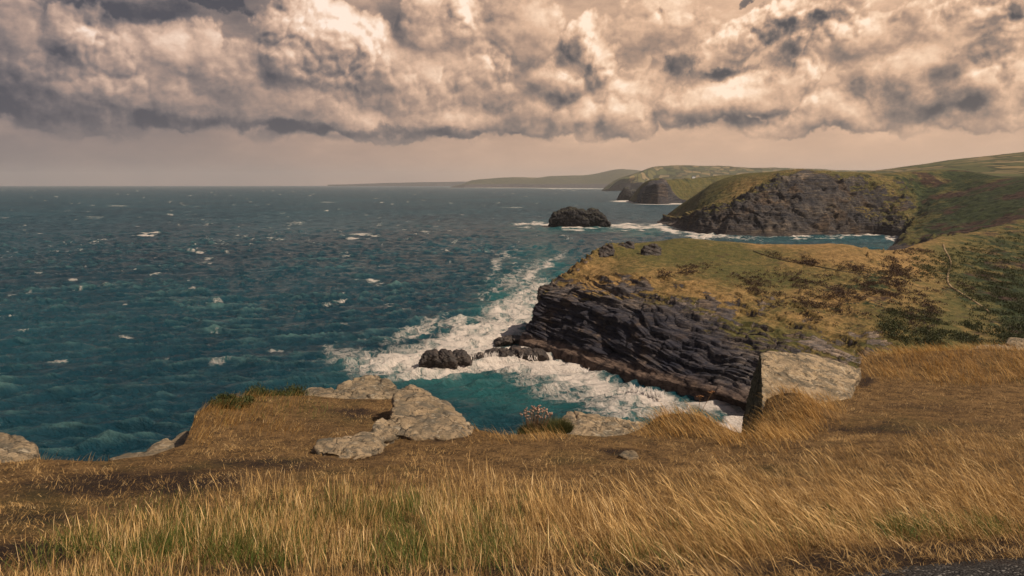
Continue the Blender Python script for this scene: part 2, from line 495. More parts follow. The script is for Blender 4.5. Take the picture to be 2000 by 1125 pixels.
def mat_headland(name, scale=1.0, bed=(0.10, 0.18, 0.0), dark=1.0, tint=(1, 1, 1)):
    """turf over bedded slate; masks come with the mesh"""
    m, T, out = new_mat(name)
    p = T.pos()
    s = scale
    g = T.attr('turf'); scrub = T.attr('scrub'); ledge = T.attr('ledge'); straw = T.attr('straw')
    # slate in thin beds
    wp = T.vm('ADD', p, T.vm('MULTIPLY', T.vm('SUBTRACT', T.noise(p, .05 / s, 4, .55, col=True), (.5, .5, .5)), (6 * s, 6 * s, 5 * s)))
    beds = T.noise(T.mapv(wp, (.05 / s, .05 / s, 1.5 / s), bed), 1.0, 7, .70)
    blk = T.noise(p, .35 / s, 6, .65)
    patch = T.noise(p, .06 / s, 4, .6)
    rv = T.add(T.mul(beds, .60), T.mul(blk, .40))
    rock = T.ramp(rv, [(.30, (.014 * dark, .017 * dark, .026 * dark)), (.45, (.040 * dark, .040 * dark, .048 * dark)), (.56, (.10 * dark, .088 * dark, .082 * dark)), (.70, (.32 * dark, .26 * dark, .21 * dark))])
    rock = T.mix(T.m('MULTIPLY', T.step(T.add(patch, T.mul(T.attr('pale'), .35)), .50, .72), 1.0), T.mix(.55, rock, (.016, .018, .030)), rock)
    rock = T.mix(1.0, rock, T.mix(T.attr('pale'), (.82, .80, .86), (2.3, 2.0, 1.65)), 'MULTIPLY') if scale == 1.0 else rock  # pale mask brightens the rock colour as if sunlit
    ledge_c = T.mix(T.step(blk, .35, .65), (.045, .031, .027), (.185, .125, .092))
    iron = T.step(T.noise(p, .09 / s, 5, .65), .52, .66)
    rock = T.mix(T.mul(iron, .55), rock, T.mix(T.step(rv, .38, .62), (.030, .020, .014), (.17, .115, .075)))
    rock = T.mix(1.0, rock, tint, 'MULTIPLY')
    rock = T.mix(ledge, rock, ledge_c)
    # turf
    t1 = T.noise(p, .05 / s, 5, .6); t2 = T.noise(p, .45 / s, 6, .68); t3 = T.noise(p, 1.6 / s, 4, .7)
    green = T.mix(T.step(t2, .35, .65), (.050, .050, .016), (.115, .092, .030))
    dry = T.mix(T.step(t2, .35, .68), (.120, .072, .026), (.34, .205, .080))
    turf = T.mix(T.step(T.add(T.mul(t1, .7), T.add(T.mul(straw, .55), T.mul(t2, .25))), .60, .98), green, dry)
    turf = T.mix(T.mul(T.step(T.add(T.mul(t3, .6), T.mul(t2, .4)), .50, .62), .7), turf, (.030, .026, .012))
    turf = T.mix(T.mul(T.step(T.noise(p, .16 / s, 7, .72), .56, .68), .8), turf, (.045, .028, .018))
    bush = T.mix(T.step(t2, .36, .62), (.010, .017, .008), (.036, .045, .016))
    bush = T.mix(T.step(t1, .52, .60), bush, T.mix(T.step(t2, .4, .6), (.022, .013, .011), (.055, .030, .020)))
    turf = T.mix(T.step(T.add(scrub, T.mul(T.sub(T.noise(p, .11 / s, 6, .66), .5), 2.0)), .42, .62), turf, bush)
    nz = T.sep(T.n('ShaderNodeNewGeometry').outputs['Normal'])[2]
    g = T.add(g, T.mul(T.sub(nz, .55), T.mul(T.step(g, .02, .22), .95)))
    gm = T.step(T.add(g, T.add(T.mul(T.sub(T.noise(p, .12 / s, 7, .72), .5), 1.7), T.mul(T.sub(beds, .5), .6))), .42, .58)
    c = T.mix(gm, rock, turf)
    h = T.add(T.mul(beds, T.m('MULTIPLY_ADD', gm, -1.6, 2.0)), T.mul(t2, .8))
    finish(T, out, c, .92, .15, h, .9 * s, .9)
    return m


def mat_fields(name):
    m, T, out = new_mat(name)
    p = T.pos()
    x, y, z = T.sep(p)
    fl = T.mapv(T.comb(x, y, 0.0), (1 / 80, 1 / 130, 1), (0, 0, .35))
    fl = T.vm('ADD', fl, T.vm('MULTIPLY', T.vm('SUBTRACT', T.noise(fl, .6, 2, .5, col=True), (.5, .5, .5)), (.5, .5, 0)))
    col = T.voro(fl, 1.0, 'F1', 'Color', metric='CHEBYCHEV')
    r = T.sep(col)[0]
    c = T.ramp(r, [(0, (.060, .062, .026)), (.25, (.095, .085, .034)), (.45, (.17, .125, .058)), (.6, (.070, .074, .030)), (.75, (.18, .135, .072)), (.9, (.115, .09, .044))], 'CONSTANT')
    f1 = T.voro(fl, 1.0, 'F1', 'Distance', metric='CHEBYCHEV'); f2 = T.voro(fl, 1.0, 'F2', 'Distance', metric='CHEBYCHEV')
    hedge = T.step(T.sub(f2, f1), .05, .11, 1.0, 0.0)
    n = T.noise(p, .03, 5, .65)
    c = T.mix(T.mul(hedge, .9), c, (.020, .026, .012))
    wild = T.attr('scrub')
    c = T.mix(T.step(T.add(wild, T.mul(T.sub(n, .5), .8)), .4, .6), c, T.mix(T.step(n, .4, .62), (.024, .030, .014), (.085, .075, .032)))
    cl = T.attr('turf')
    rk = T.mix(T.step(T.noise(p, .04, 6, .7), .4, .65), (.022, .024, .030), (.10, .085, .078))
    c = T.mix(T.step(T.add(cl, T.mul(T.sub(n, .5), .6)), .35, .6), rk, c)
    finish(T, out, c, .95, .1)
    return m


def mat_boulder(name, tint=(1, 1, 1), bed=(.5, .2, .3), moss=False):
    m, T, out = new_mat(name)
    p = T.pos()
    w = T.vm('ADD', p, T.vm('MULTIPLY', T.vm('SUBTRACT', T.noise(p, 2.2, 5, .6, col=True), (.5, .5, .5)), (.35, .35, .35)))
    strat = T.noise(T.mapv(w, (1.2, 1.2, 7.0), bed), 1.0, 6, .68)
    n1 = T.noise(p, 3.2, 7, .66); n2 = T.noise(w, 11.0, 6, .7); n3 = T.noise(p, 45.0, 4, .7)
    v = T.add(T.mul(strat, .45), T.add(T.mul(n1, .30), T.mul(n2, .25)))
    base = T.ramp(v, [(.30, (.060, .055, .050)), (.41, (.155, .135, .110)), (.50, (.31, .255, .195)), (.62, (.47, .39, .30)), (.78, (.62, .54, .44))])
    base = T.mix(.999, (0, 0, 0), base)
    base = T.mix(1.0, base, tint, 'MULTIPLY')
    lic = T.step(T.noise(w, 5.5, 8, .74), .485, .565)
    base = T.mix(T.mul(lic, .75), base, (.085, .076, .060))
    spots = T.step(T.noise(p, 20.0, 4, .65), .60, .67)
    base = T.mix(T.mul(spots, .75), base, (.045, .042, .040))
    gold = T.step(T.noise(w, 5.0, 6, .7), .62, .72)
    base = T.mix(T.mul(gold, .4), base, (.33, .24, .09))
    pale = T.step(T.noise(w, 9.0, 4, .6), .58, .66)
    base = T.mix(T.mul(pale, .35), base, (.60, .51, .38))
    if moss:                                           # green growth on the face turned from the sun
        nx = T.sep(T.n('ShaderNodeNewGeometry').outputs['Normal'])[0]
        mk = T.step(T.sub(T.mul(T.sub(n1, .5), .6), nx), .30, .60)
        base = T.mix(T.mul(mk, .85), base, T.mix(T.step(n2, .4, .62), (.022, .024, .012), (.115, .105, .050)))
    cr = T.voro(T.mapv(w, (1.0, 1.0, 2.4), bed), 2.6, 'DISTANCE_TO_EDGE')
    crack = T.step(T.add(cr, T.mul(T.sub(n2, .5), .05)), .004, .022, 1.0, 0.0)
    crack = T.mul(crack, T.step(n1, .45, .58))
    base = T.mix(T.mul(crack, .8), base, (.030, .026, .024))
    h = T.add(T.add(T.mul(strat, 1.0), T.mul(n2, .55)), T.add(T.mul(n3, .12), T.mul(crack, -.5)))
    finish(T, out, base, .9, .2, h, .07, 1.0)
    return m


def mat_searock():
    m, T, out = new_mat('wet_dark_slate')
    p = T.pos()
    n = T.noise(T.mapv(p, (.3, .3, .9), (.2, .2, 0)), 1.0, 7, .68)
    n2 = T.noise(p, .12, 5, .6)
    c = T.ramp(n, [(.3, (.009, .007, .007)), (.5, (.028, .021, .018)), (.7, (.085, .060, .046))])
    c = T.mix(T.step(n2, .55, .7), c, (.050, .036, .028))
    finish(T, out, c, .6, .35, n, .6, 1.0)
    return m


def mat_farrock():
    m, T, out = new_mat('island_slate')
    p = T.pos()
    n = T.noise(T.mapv(p, (.10, .10, .22), (.3, .2, 0)), 1.0, 7, .68)
    c = T.ramp(n, [(.32, (.008, .008, .010)), (.5, (.019, .018, .020)), (.68, (.055, .048, .042))])
    nrm = T.sep(T.n('ShaderNodeNewGeometry').outputs['Normal'])[2]
    top = T.step(T.add(nrm, T.mul(T.sub(n, .5), .8)), .62, .85)
    c = T.mix(T.mul(top, .45), c, (.050, .046, .024))
    finish(T, out, c, .9, .15, n, 2.5, 1.0)
    return m


def mat_ground():
    m, T, out = new_mat('dry_turf')
    p = T.pos()
    n1 = T.noise(p, .9, 6, .62); n2 = T.noise(p, 5.5, 7, .68); n3 = T.noise(p, 38.0, 5, .75)
    fib = T.noise(T.mapv(p, (30, 75, 30), (0, 0, .5)), 1.0, 5, .7)
    c = T.mix(T.step(T.add(T.mul(n2, .5), T.mul(n3, .5)), .38, .64), (.040, .024, .013), (.230, .135, .058))
    c = T.mix(T.mul(T.step(fib, .52, .68), .7), c, (.33, .20, .082))
    bare = T.step(T.add(T.attr('bare'), T.mul(T.sub(n2, .5), 1.1)), .45, .85)
    soil = T.mix(T.step(n3, .35, .7), (.018, .012, .010), (.060, .038, .026))
    c = T.mix(bare, c, soil)
    c = T.mix(T.mul(T.step(n1, .5, .7), .35), c, (.055, .060, .020))
    h = T.add(T.mul(n3, .6), T.add(fib, n2))
    finish(T, out, c, .95, .1, h, .03, 1.0)
    return m


def mat_path():
    m, T, out = new_mat('dark_gravel')
    p = T.pos()
    v = T.voro(p, 85.0, 'F1', 'Color'); r = T.sep(v)[0]
    d = T.voro(p, 85.0)
    c = T.ramp(r, [(0, (.010, .009, .009)), (.5, (.022, .020, .019)), (.85, (.050, .046, .042)), (.97, (.16, .145, .13))])
    n = T.noise(p, 3.0, 5, .6)
    c = T.mix(T.step(n, .45, .62), c, (.020, .013, .010))
    finish(T, out, c, .9, .2, T.sub(1.0, d), .012, 1.0)
    return m


def mat_blade(name, lo, hi, transl=.25):
    m, T, out = new_mat(name)
    t = T.attr('tint')
    md = tuple(.62 * a + .38 * b for a, b in zip(lo, hi))
    c = T.ramp(t, [(0.0, lo), (.35, (md[0] * 1.12, md[1] * 1.02, md[2] * .85)), (.72, (hi[0] * .80, hi[1] * .78, hi[2] * .72)), (1.0, (hi[0] * 1.0, hi[1] * 1.10, hi[2] * 1.35))])
    d = T.n('ShaderNodeBsdfPrincipled', {'Base Color': c, 'Roughness': .65, 'Specular IOR Level': .25})
    tr = T.n('ShaderNodeBsdfTranslucent', {'Color': c})
    mx = T.n('ShaderNodeMixShader', {0: transl})
    T.L.new(d.outputs[0], mx.inputs[1]); T.L.new(tr.outputs[0], mx.inputs[2])
    T.L.new(mx.outputs[0], out.inputs[0])
    return m


def mat_plain(name, c1, c2, scale=3.0, rough=.9):
    m, T, out = new_mat(name)
    n = T.noise(T.pos(), scale, 5, .65)
    finish(T, out, T.mix(T.step(n, .35, .65), c1, c2), rough, .2, n, .05, .6)
    return m


M_SEA = mat_sea()
M_HEAD = mat_headland('headland_turf_and_slate')
M_CLIFF = mat_headland('far_cliff_turf_and_slate', scale=3.0, bed=(.5, .9, 0), dark=1.35, tint=(1.08, 1.0, .86))
M_FIELD = mat_fields('fields_and_hedges')
M_BOULDER = mat_boulder('lichened_slate', (.78, .70, .57))
M_BOULDER_PALE = mat_boulder('pale_lichened_slab', (.90, .80, .65), (.35, -.25, .1))
M_SLAB = mat_boulder('mossy_slab', (.96, .86, .70), (.35, -.25, .1), True)
M_SEAROCK = mat_searock()
M_FARROCK = mat_farrock()
M_GROUND = mat_ground()
M_PATH = mat_path()
M_TRAIL = mat_plain('worn_earth', (.10, .066, .034), (.27, .19, .105), .9)
M_BANK_SHADE = mat_plain('bank_shade', (.030, .024, .018), (.085, .060, .036), .8)  # dark earth tone for the shadow line of a bank
M_WHITE = mat_plain('white_water', (.46, .41, .37), (.60, .53, .48), 1.5, .7)

# ------------------------------------------------------------------ sea
# explicit foam: (px, row, half length, half width in px, tilt, weight)
FOAM = [(880, 700, 185, 32, -.05, 1.0), (770, 705, 90, 26, -.15, .75), (930, 655, 120, 32, -.3, .88), (1000, 615, 66, 34, -.6, .70), (1035, 580, 46, 32, -.8, .58), (1050, 530, 60, 9, -.65, .55), (1000, 545, 70, 14, -.6, .35), (975, 515, 40, 8, -.9, .4),
        (1020, 712, 140, 22, .05, 1.0), (1120, 725, 120, 26, .3, .85), (1190, 750, 110, 24, .4, .70), (1280, 775, 110, 16, .25, .85), (1390, 795, 90, 11, .1, .85), (1250, 795, 130, 24, .1, .50), (1130, 755, 130, 30, .2, .42), (1430, 830, 50, 20, -.3, .85), (1330, 812, 110, 14, .1, .45),
        (820, 640, 60, 14, -.3, .5), (700, 690, 60, 14, -.1, .35), (900, 625, 60, 10, -.1, .5),
        (1045, 438, 46, 3.6, -.03, .95), (1130, 443.5, 70, 2.6, .02, .9), (1240, 443, 60, 3.5, .05, .9), (1300, 446, 34, 5, .3, 1.0), (1360, 457, 60, 4, .15, .9), (1420, 461, 60, 3, .1, .6), (1560, 461, 90, 2.4, 0, .7), (1690, 460, 70, 3.4, 0, .95), (1750, 464, 30, 3, .1, .9),
        (1225, 393, 30, 2.0, 0, 1.0), (1290, 398, 48, 1.8, 0, 1.0), (1335, 398.5, 26, 1.2, 0, .8), (1245, 370.5, 40, .9, 0, .9), (1000, 366.5, 120, .9, 0, .7), (1120, 368.5, 80, .9, 0, .6),
        (293, 457, 28, 2.2, 0, .85), (700, 461, 36, 1.8, .05, .7), (705, 546, 26, 2.6, .05, .8), (710, 460, 30, 1.4, .05, .5), (707, 546, 24, 2, .05, .55), (580, 434, 14, 1.3, 0, .5), (832, 453, 18, 1.1, 0, .5), (312, 536, 14, 1.8, -.1, .5), (112, 700, 26, 2.2, -.15, .5), (40, 575, 26, 1.6, -.1, .45), (185, 424, 18, 1.0, 0, .45), (655, 680, 14, 10, .3, .4), (540, 465, 14, 1.3, 0, .45), (430, 700, 20, 3, -.2, .3), (230, 402, 20, .8, 0, .45), (1000, 405, 22, .8, 0, .45), (640, 395, 16, .7, 0, .45), (130, 488, 22, 1.2, 0, .4)]
_r = np.random.default_rng(23)
for _ in range(260):                                   # small whitecaps, thicker towards the horizon
    _row = 372 + 330 * _r.random() ** 2.2
    _k = ((_row - 352) / 100) ** .55
    FOAM.append((_r.uniform(-40, 1180), _row, _r.uniform(3, 10) * _k, _r.uniform(.45, .9) * _k, _r.uniform(-.12, .08), _r.uniform(.34, .74) * (1 - .3 * _k / 2)))
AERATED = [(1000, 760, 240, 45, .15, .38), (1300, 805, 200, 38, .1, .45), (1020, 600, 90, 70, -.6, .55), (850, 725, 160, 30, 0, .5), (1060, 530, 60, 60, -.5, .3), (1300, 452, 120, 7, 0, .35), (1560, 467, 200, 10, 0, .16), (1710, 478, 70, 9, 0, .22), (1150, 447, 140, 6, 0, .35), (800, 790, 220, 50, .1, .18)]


def ellipses(px, row, L, soft=.55):
    out = np.zeros_like(px)
    for (cx, cy, a, b, t, w) in L:
        dx, dy = px - cx, row - cy
        c, s = math.cos(t), math.sin(t)
        d = np.sqrt(((dx * c + dy * s) / a) ** 2 + ((-dx * s + dy * c) / b) ** 2)
        out = np.maximum(out, w * (1 - sst(d, 1 - soft, 1 + soft * .7)))
    return out


def waves(X, Y, foot):
    h = np.zeros_like(X)
    crest = np.zeros_like(X)
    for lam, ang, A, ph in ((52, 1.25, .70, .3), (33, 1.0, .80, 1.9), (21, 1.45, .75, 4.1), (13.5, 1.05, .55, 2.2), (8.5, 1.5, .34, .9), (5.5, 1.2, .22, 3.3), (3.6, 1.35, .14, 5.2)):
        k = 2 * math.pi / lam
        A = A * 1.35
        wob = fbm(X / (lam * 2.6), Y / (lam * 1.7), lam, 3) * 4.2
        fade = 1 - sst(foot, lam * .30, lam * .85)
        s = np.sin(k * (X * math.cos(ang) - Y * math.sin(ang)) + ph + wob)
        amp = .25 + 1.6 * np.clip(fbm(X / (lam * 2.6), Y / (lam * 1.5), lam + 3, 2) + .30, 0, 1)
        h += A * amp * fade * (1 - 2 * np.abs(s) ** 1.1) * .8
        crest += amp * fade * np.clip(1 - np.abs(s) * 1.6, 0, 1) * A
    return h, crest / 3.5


def build_sea():
    rows = np.concatenate([np.arange(363.0, 400, .8), np.arange(400, 500, .8), np.arange(500, 960, 1.05)])
    Ys = EYE / S(rows)
    Ys = np.concatenate([[31500, 26000], Ys[Ys < 24000], [90, 60, 20]])
    az = np.concatenate([np.linspace(-2.6, -.75, 60, endpoint=False), np.linspace(-.75, .75, 1100, endpoint=False), np.linspace(.75, 2.6, 60)])
    U, YY = np.meshgrid(az, Ys)
    X = U * YY
    foot = np.abs(np.gradient(YY, axis=0))
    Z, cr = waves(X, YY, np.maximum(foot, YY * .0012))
    px, row = to_px(X, YY, np.zeros_like(X))
    wx = fbm(X / 40, YY / 40, 3.3, 4) ; wy = fbm(X / 40, YY / 40, 8.8, 4)
    amt = np.clip((row - 400) / 60, 0.05, 1)
    foam = ellipses(px + wx * 34 * amt, row + wy * 18 * amt, FOAM)
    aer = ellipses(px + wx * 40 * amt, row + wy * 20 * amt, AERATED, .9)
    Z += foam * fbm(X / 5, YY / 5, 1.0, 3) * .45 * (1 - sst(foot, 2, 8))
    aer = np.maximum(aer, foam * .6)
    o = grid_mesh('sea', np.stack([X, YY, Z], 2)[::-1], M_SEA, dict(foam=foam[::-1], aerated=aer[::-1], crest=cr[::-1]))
    return tag(o, kind='structure')


build_sea()


# ------------------------------------------------------------------ landforms lofted over a net of surveyed points
def net_surface(C, segr, segc):
    return catmull(catmull(C, segr, 0), segc, 1)


def water_col(foot, ledge, pts, back):
    """foot pixel on the water, then points (px,row,Y,turf,scrub,straw), crest last; back = extra depth behind"""
    f = WT(*foot)
    col = [(f[0], f[1] - 1.5, -5, 0, 0, 0, 1)]
    col.append((f[0], f[1], 1.5, 0, 0, 0, 1))
    l = WT(foot[0] + ledge[1], foot[1] - ledge[0], 3.0)
    col.append((*l, 0, 0, 0, 1))
    for (px, row, Y, t, s, w) in pts:
        col.append((*PT(px, row, Y), t, s, w, 0))
    c = col[-1]
    col.append((c[0] + back * .12, c[1] + back * .35, c[2] - back * .10, c[3], c[4], c[5], 0))
    col.append((c[0] + back * .25, c[1] + back * .8, c[2] - back * .45, .3, 0, .3, 0))
    col.append((c[0] + back * .3, c[1] + back, -6, 0, 0, 0, 0))
    return col


def build_headland():
    R, G = 0.0, 1.0
    cols = [
        [(1075, 622), (2, 4), [(1085, 600, 352, 0, 0, 0), (1090, 585, 350, 0, 0, 0), (1100, 565, 348, .1, 0, .3), (1120, 545, 346, .4, 0, .5), (1150, 520, 343, .7, 0, .6), (1185, 488, 342, .8, 0, .4)], 30],
        [(1014, 672), (16, 4), [(1021, 648, 301, 0, 0, 0), (1036, 622, 304, 0, 0, 0), (1050, 592, 307, .05, 0, .2), (1056, 564, 310, .15, 0, .4), (1100, 538, 316, .62, 0, .65), (1172, 486, 331, .75, 0, .45)], 60],
        [(1085, 693), (20, 2), [(1082, 660, 283, 0, 0, 0), (1088, 628, 289, 0, 0, 0), (1100, 596, 295, .05, 0, .3), (1122, 565, 301, .45, 0, .85), (1155, 530, 314, .9, 0, .7), (1218, 476, 336, .85, 0, .35)], 80],
        [(1170, 722), (22, 0), [(1168, 683, 261, 0, 0, 0), (1172, 642, 268, 0, 0, 0), (1180, 600, 279, .08, 0, .3), (1200, 558, 289, .45, 0, .8), (1240, 515, 311, 1, 0, .45), (1292, 470, 349, 1, 0, .15)], 90],
        [(1260, 749), (24, 0), [(1258, 706, 243, 0, 0, 0), (1258, 660, 251, 0, 0, 0), (1265, 604, 266, .10, 0, .3), (1285, 551, 288, .45, 0, .8), (1312, 512, 314, 1, 0, .35), (1345, 466, 352, 1, 0, .15)], 95],
        [(1345, 771), (22, 0), [(1340, 726, 230, 0, 0, 0), (1338, 680, 239, 0, 0, 0), (1348, 620, 254, .15, 0, .2), (1375, 566, 276, .52, 0, .7), (1390, 520, 306, 1, .05, .3), (1410, 471, 350, 1, 0, .3)], 95],
        [(1440, 795), (14, 0), [(1436, 745, 217, 0, 0, 0), (1438, 698, 225, .05, 0, 0), (1450, 642, 240, .28, 0, .3), (1470, 590, 262, .55, .1, .6), (1478, 535, 296, 1, .1, .2), (1490, 477, 346, 1, 0, .75)], 95],
        [(1530, 818), (6, 0), [(1528, 765, 206, 0, 0, 0), (1535, 715, 214, .12, 0, 0), (1550, 662, 228, .33, 0, .3), (1570, 605, 252, .58, .2, .7), (1572, 540, 292, .95, .15, .4), (1575, 477, 342, 1, 0, .9)], 95],
        [(1620, 840), (4, 0), [(1622, 785, 198, .1, 0, 0), (1634, 735, 206, .2, 0, 0), (1650, 685, 219, .35, 0, .3), (1664, 628, 240, .62, .25, .7), (1655, 560, 280, .85, .45, .6), (1640, 477, 338, 1, 0, .9)], 90],
        [(1705, 860), (4, 0), [(1710, 800, 192, .2, 0, 0), (1722, 755, 199, .3, 0, 0), (1738, 700, 214, .45, .1, .2), (1748, 645, 233, .8, .1, .4), (1735, 570, 275, .85, .55, .6), (1702, 489, 330, .75, .25, .8)], 60],
        [(1800, 880), (4, 0), [(1800, 800, 190, .6, .2, .2), (1810, 755, 198, .8, .2, .2), (1825, 705, 212, .95, .25, .1), (1835, 650, 232, 1, .1, .15), (1815, 575, 280, .95, .2, .6), (1765, 488, 352, .95, .1, .8)], 60],
        [(1880, 890), (4, 0), [(1880, 800, 190, .8, .4, .2), (1890, 750, 199, .9, .4, .2), (1900, 705, 212, 1, .35, .4), (1905, 655, 236, 1, .2, .45), (1888, 560, 300, 1, .50, .2), (1842, 466, 400, 1, .2, .5)], 60],
        [(1990, 900), (4, 0), [(1990, 800, 190, .9, .6, .1), (2000, 745, 200, 1, .7, .1), (2005, 695, 215, 1, .75, .1), (2008, 640, 248, 1, .8, .3), (1990, 550, 320, 1, .68, .35), (1935, 449, 440, 1, .42, .4)], 60],
        [(2130, 900), (4, 0), [(2130, 800, 190, .9, .6, .1), (2140, 745, 200, 1, .7, .1), (2150, 695, 216, 1, .75, .1), (2150, 625, 258, 1, .8, .3), (2140, 530, 345, 1, .7, .35), (2060, 422, 490, 1, .55, .4)], 60],
        [(2500, 900), (4, 0), [(2500, 800, 190, .9, .6, .1), (2520, 745, 200, 1, .7, .1), (2540, 695, 216, 1, .75, .1), (2550, 610, 265, 1, .6, .3), (2550, 510, 360, 1, .5, .45), (2500, 390, 540, 1, .35, .45)], 60]]
    C = np.array([water_col(*c) for c in cols]).transpose(1, 0, 2)
    nr = C.shape[0]
    segr = [6, 14, 26, 44, 48, 48, 52, 60] + [10] * (nr - 9)
    A = net_surface(C, segr, [44] + [56] * 11 + [30, 16])
    P = A[..., :3]; turf = A[..., 3]; scrub = A[..., 4]; straw = A[..., 5]; ledge = np.clip(A[..., 6], 0, 1)
    N = grid_normals(P)
    if N[..., 1].mean() > 0: N = -N
    X, Y, Z = P[..., 0], P[..., 1], P[..., 2]
    rockw = 1 - sst(turf + fbm(X / 9, Y / 9, Z / 9, 4) * .7, .3, .72)
    rockw *= 1 - .80 * ledge
    # slate beds: steps of uneven height that dip gently to the left
    bedco = Z + .17 * X - .03 * Y + 3.5 * fbm(X / 35, Y / 35, Z / 35, 3)
    steps = 0
    for sp, am, sd in ((5.0, 1.5, 0), (2.1, 1.15, 31), (.95, .55, 67)):
        q = bedco / sp + .5 * fbm(X / 22, Y / 22, Z / 4 + sd, 2)
        fr = q - np.floor(q)
        jut = pn(np.floor(q) * 7.31 + sd, X / 9, Y / 9 + Z / 40)
        steps = steps + am * ((1 - fr) ** .6 * .6 - .3 + jut * .9)
    f1, f2, cid = cells(P.reshape(-1, 3) * np.array([1, 1, 1.9]), 1 / 6.5)
    blocks = ((cid - .5) * 1.1 - .4 * np.exp(-((f2 - f1) / .12))).reshape(X.shape)
    big = fbm(X / 26, Y / 26, Z / 20, 4, .5) * 4.0
    d = rockw * (steps + blocks + big) + (1 - rockw) * (fbm(X / 22, Y / 22, 0, 5) * 1.2 + fbm(X / 2.5, Y / 2.5, Z / 2.5, 4) * .28)
    d += scrub * np.clip(fbm(X / 3.0, Y / 3.0, Z / 3, 4) + .15, 0, 1) * 1.5
    # broken ledges standing out of the turf on the right of the face
    out = sst(fbm(X / 16, Y / 16, 4.4, 3) + (turf > .3) * (turf < .8) * .35, .25, .5)
    q = (Z + .12 * X) / 1.7 + fbm(X / 12, Y / 12, 2, 2)
    d += out * (1 - rockw) * np.where(turf < .88, 1, 0) * ((q - np.floor(q)) ** 2) * 1.6
    edge = np.ones(X.shape[1]); edge[:20] = np.linspace(0, 1, 20)
    P2 = P + N * d[..., None] * edge[None, :, None]
    turf = turf - out * .25 * (turf < .85)
    hp, hr = to_px(X, Y, Z)
    pale = np.maximum(sst(hp + (600 - hr) * .9, 1230, 1540), .75 * sst(Z + 3 * fbm(X / 14, Y / 14, Z / 6, 4), 13, 23))  # rock painted lighter to the right and higher up, where sun falls
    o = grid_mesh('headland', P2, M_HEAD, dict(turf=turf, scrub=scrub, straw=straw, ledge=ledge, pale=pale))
    tag(o, kind='structure')
    return P2


HEAD = build_headland()


def on_head(px, row):
    qx, qr = to_px(HEAD[..., 0], HEAD[..., 1], HEAD[..., 2])
    d = (qx - px) ** 2 + (qr - row) ** 2
    near = d < 16
    if not near.any(): return HEAD.reshape(-1, 3)[np.argmin(d)]
    k = np.where(near, HEAD[..., 1], 1e9)
    return HEAD.reshape(-1, 3)[np.argmin(k)]


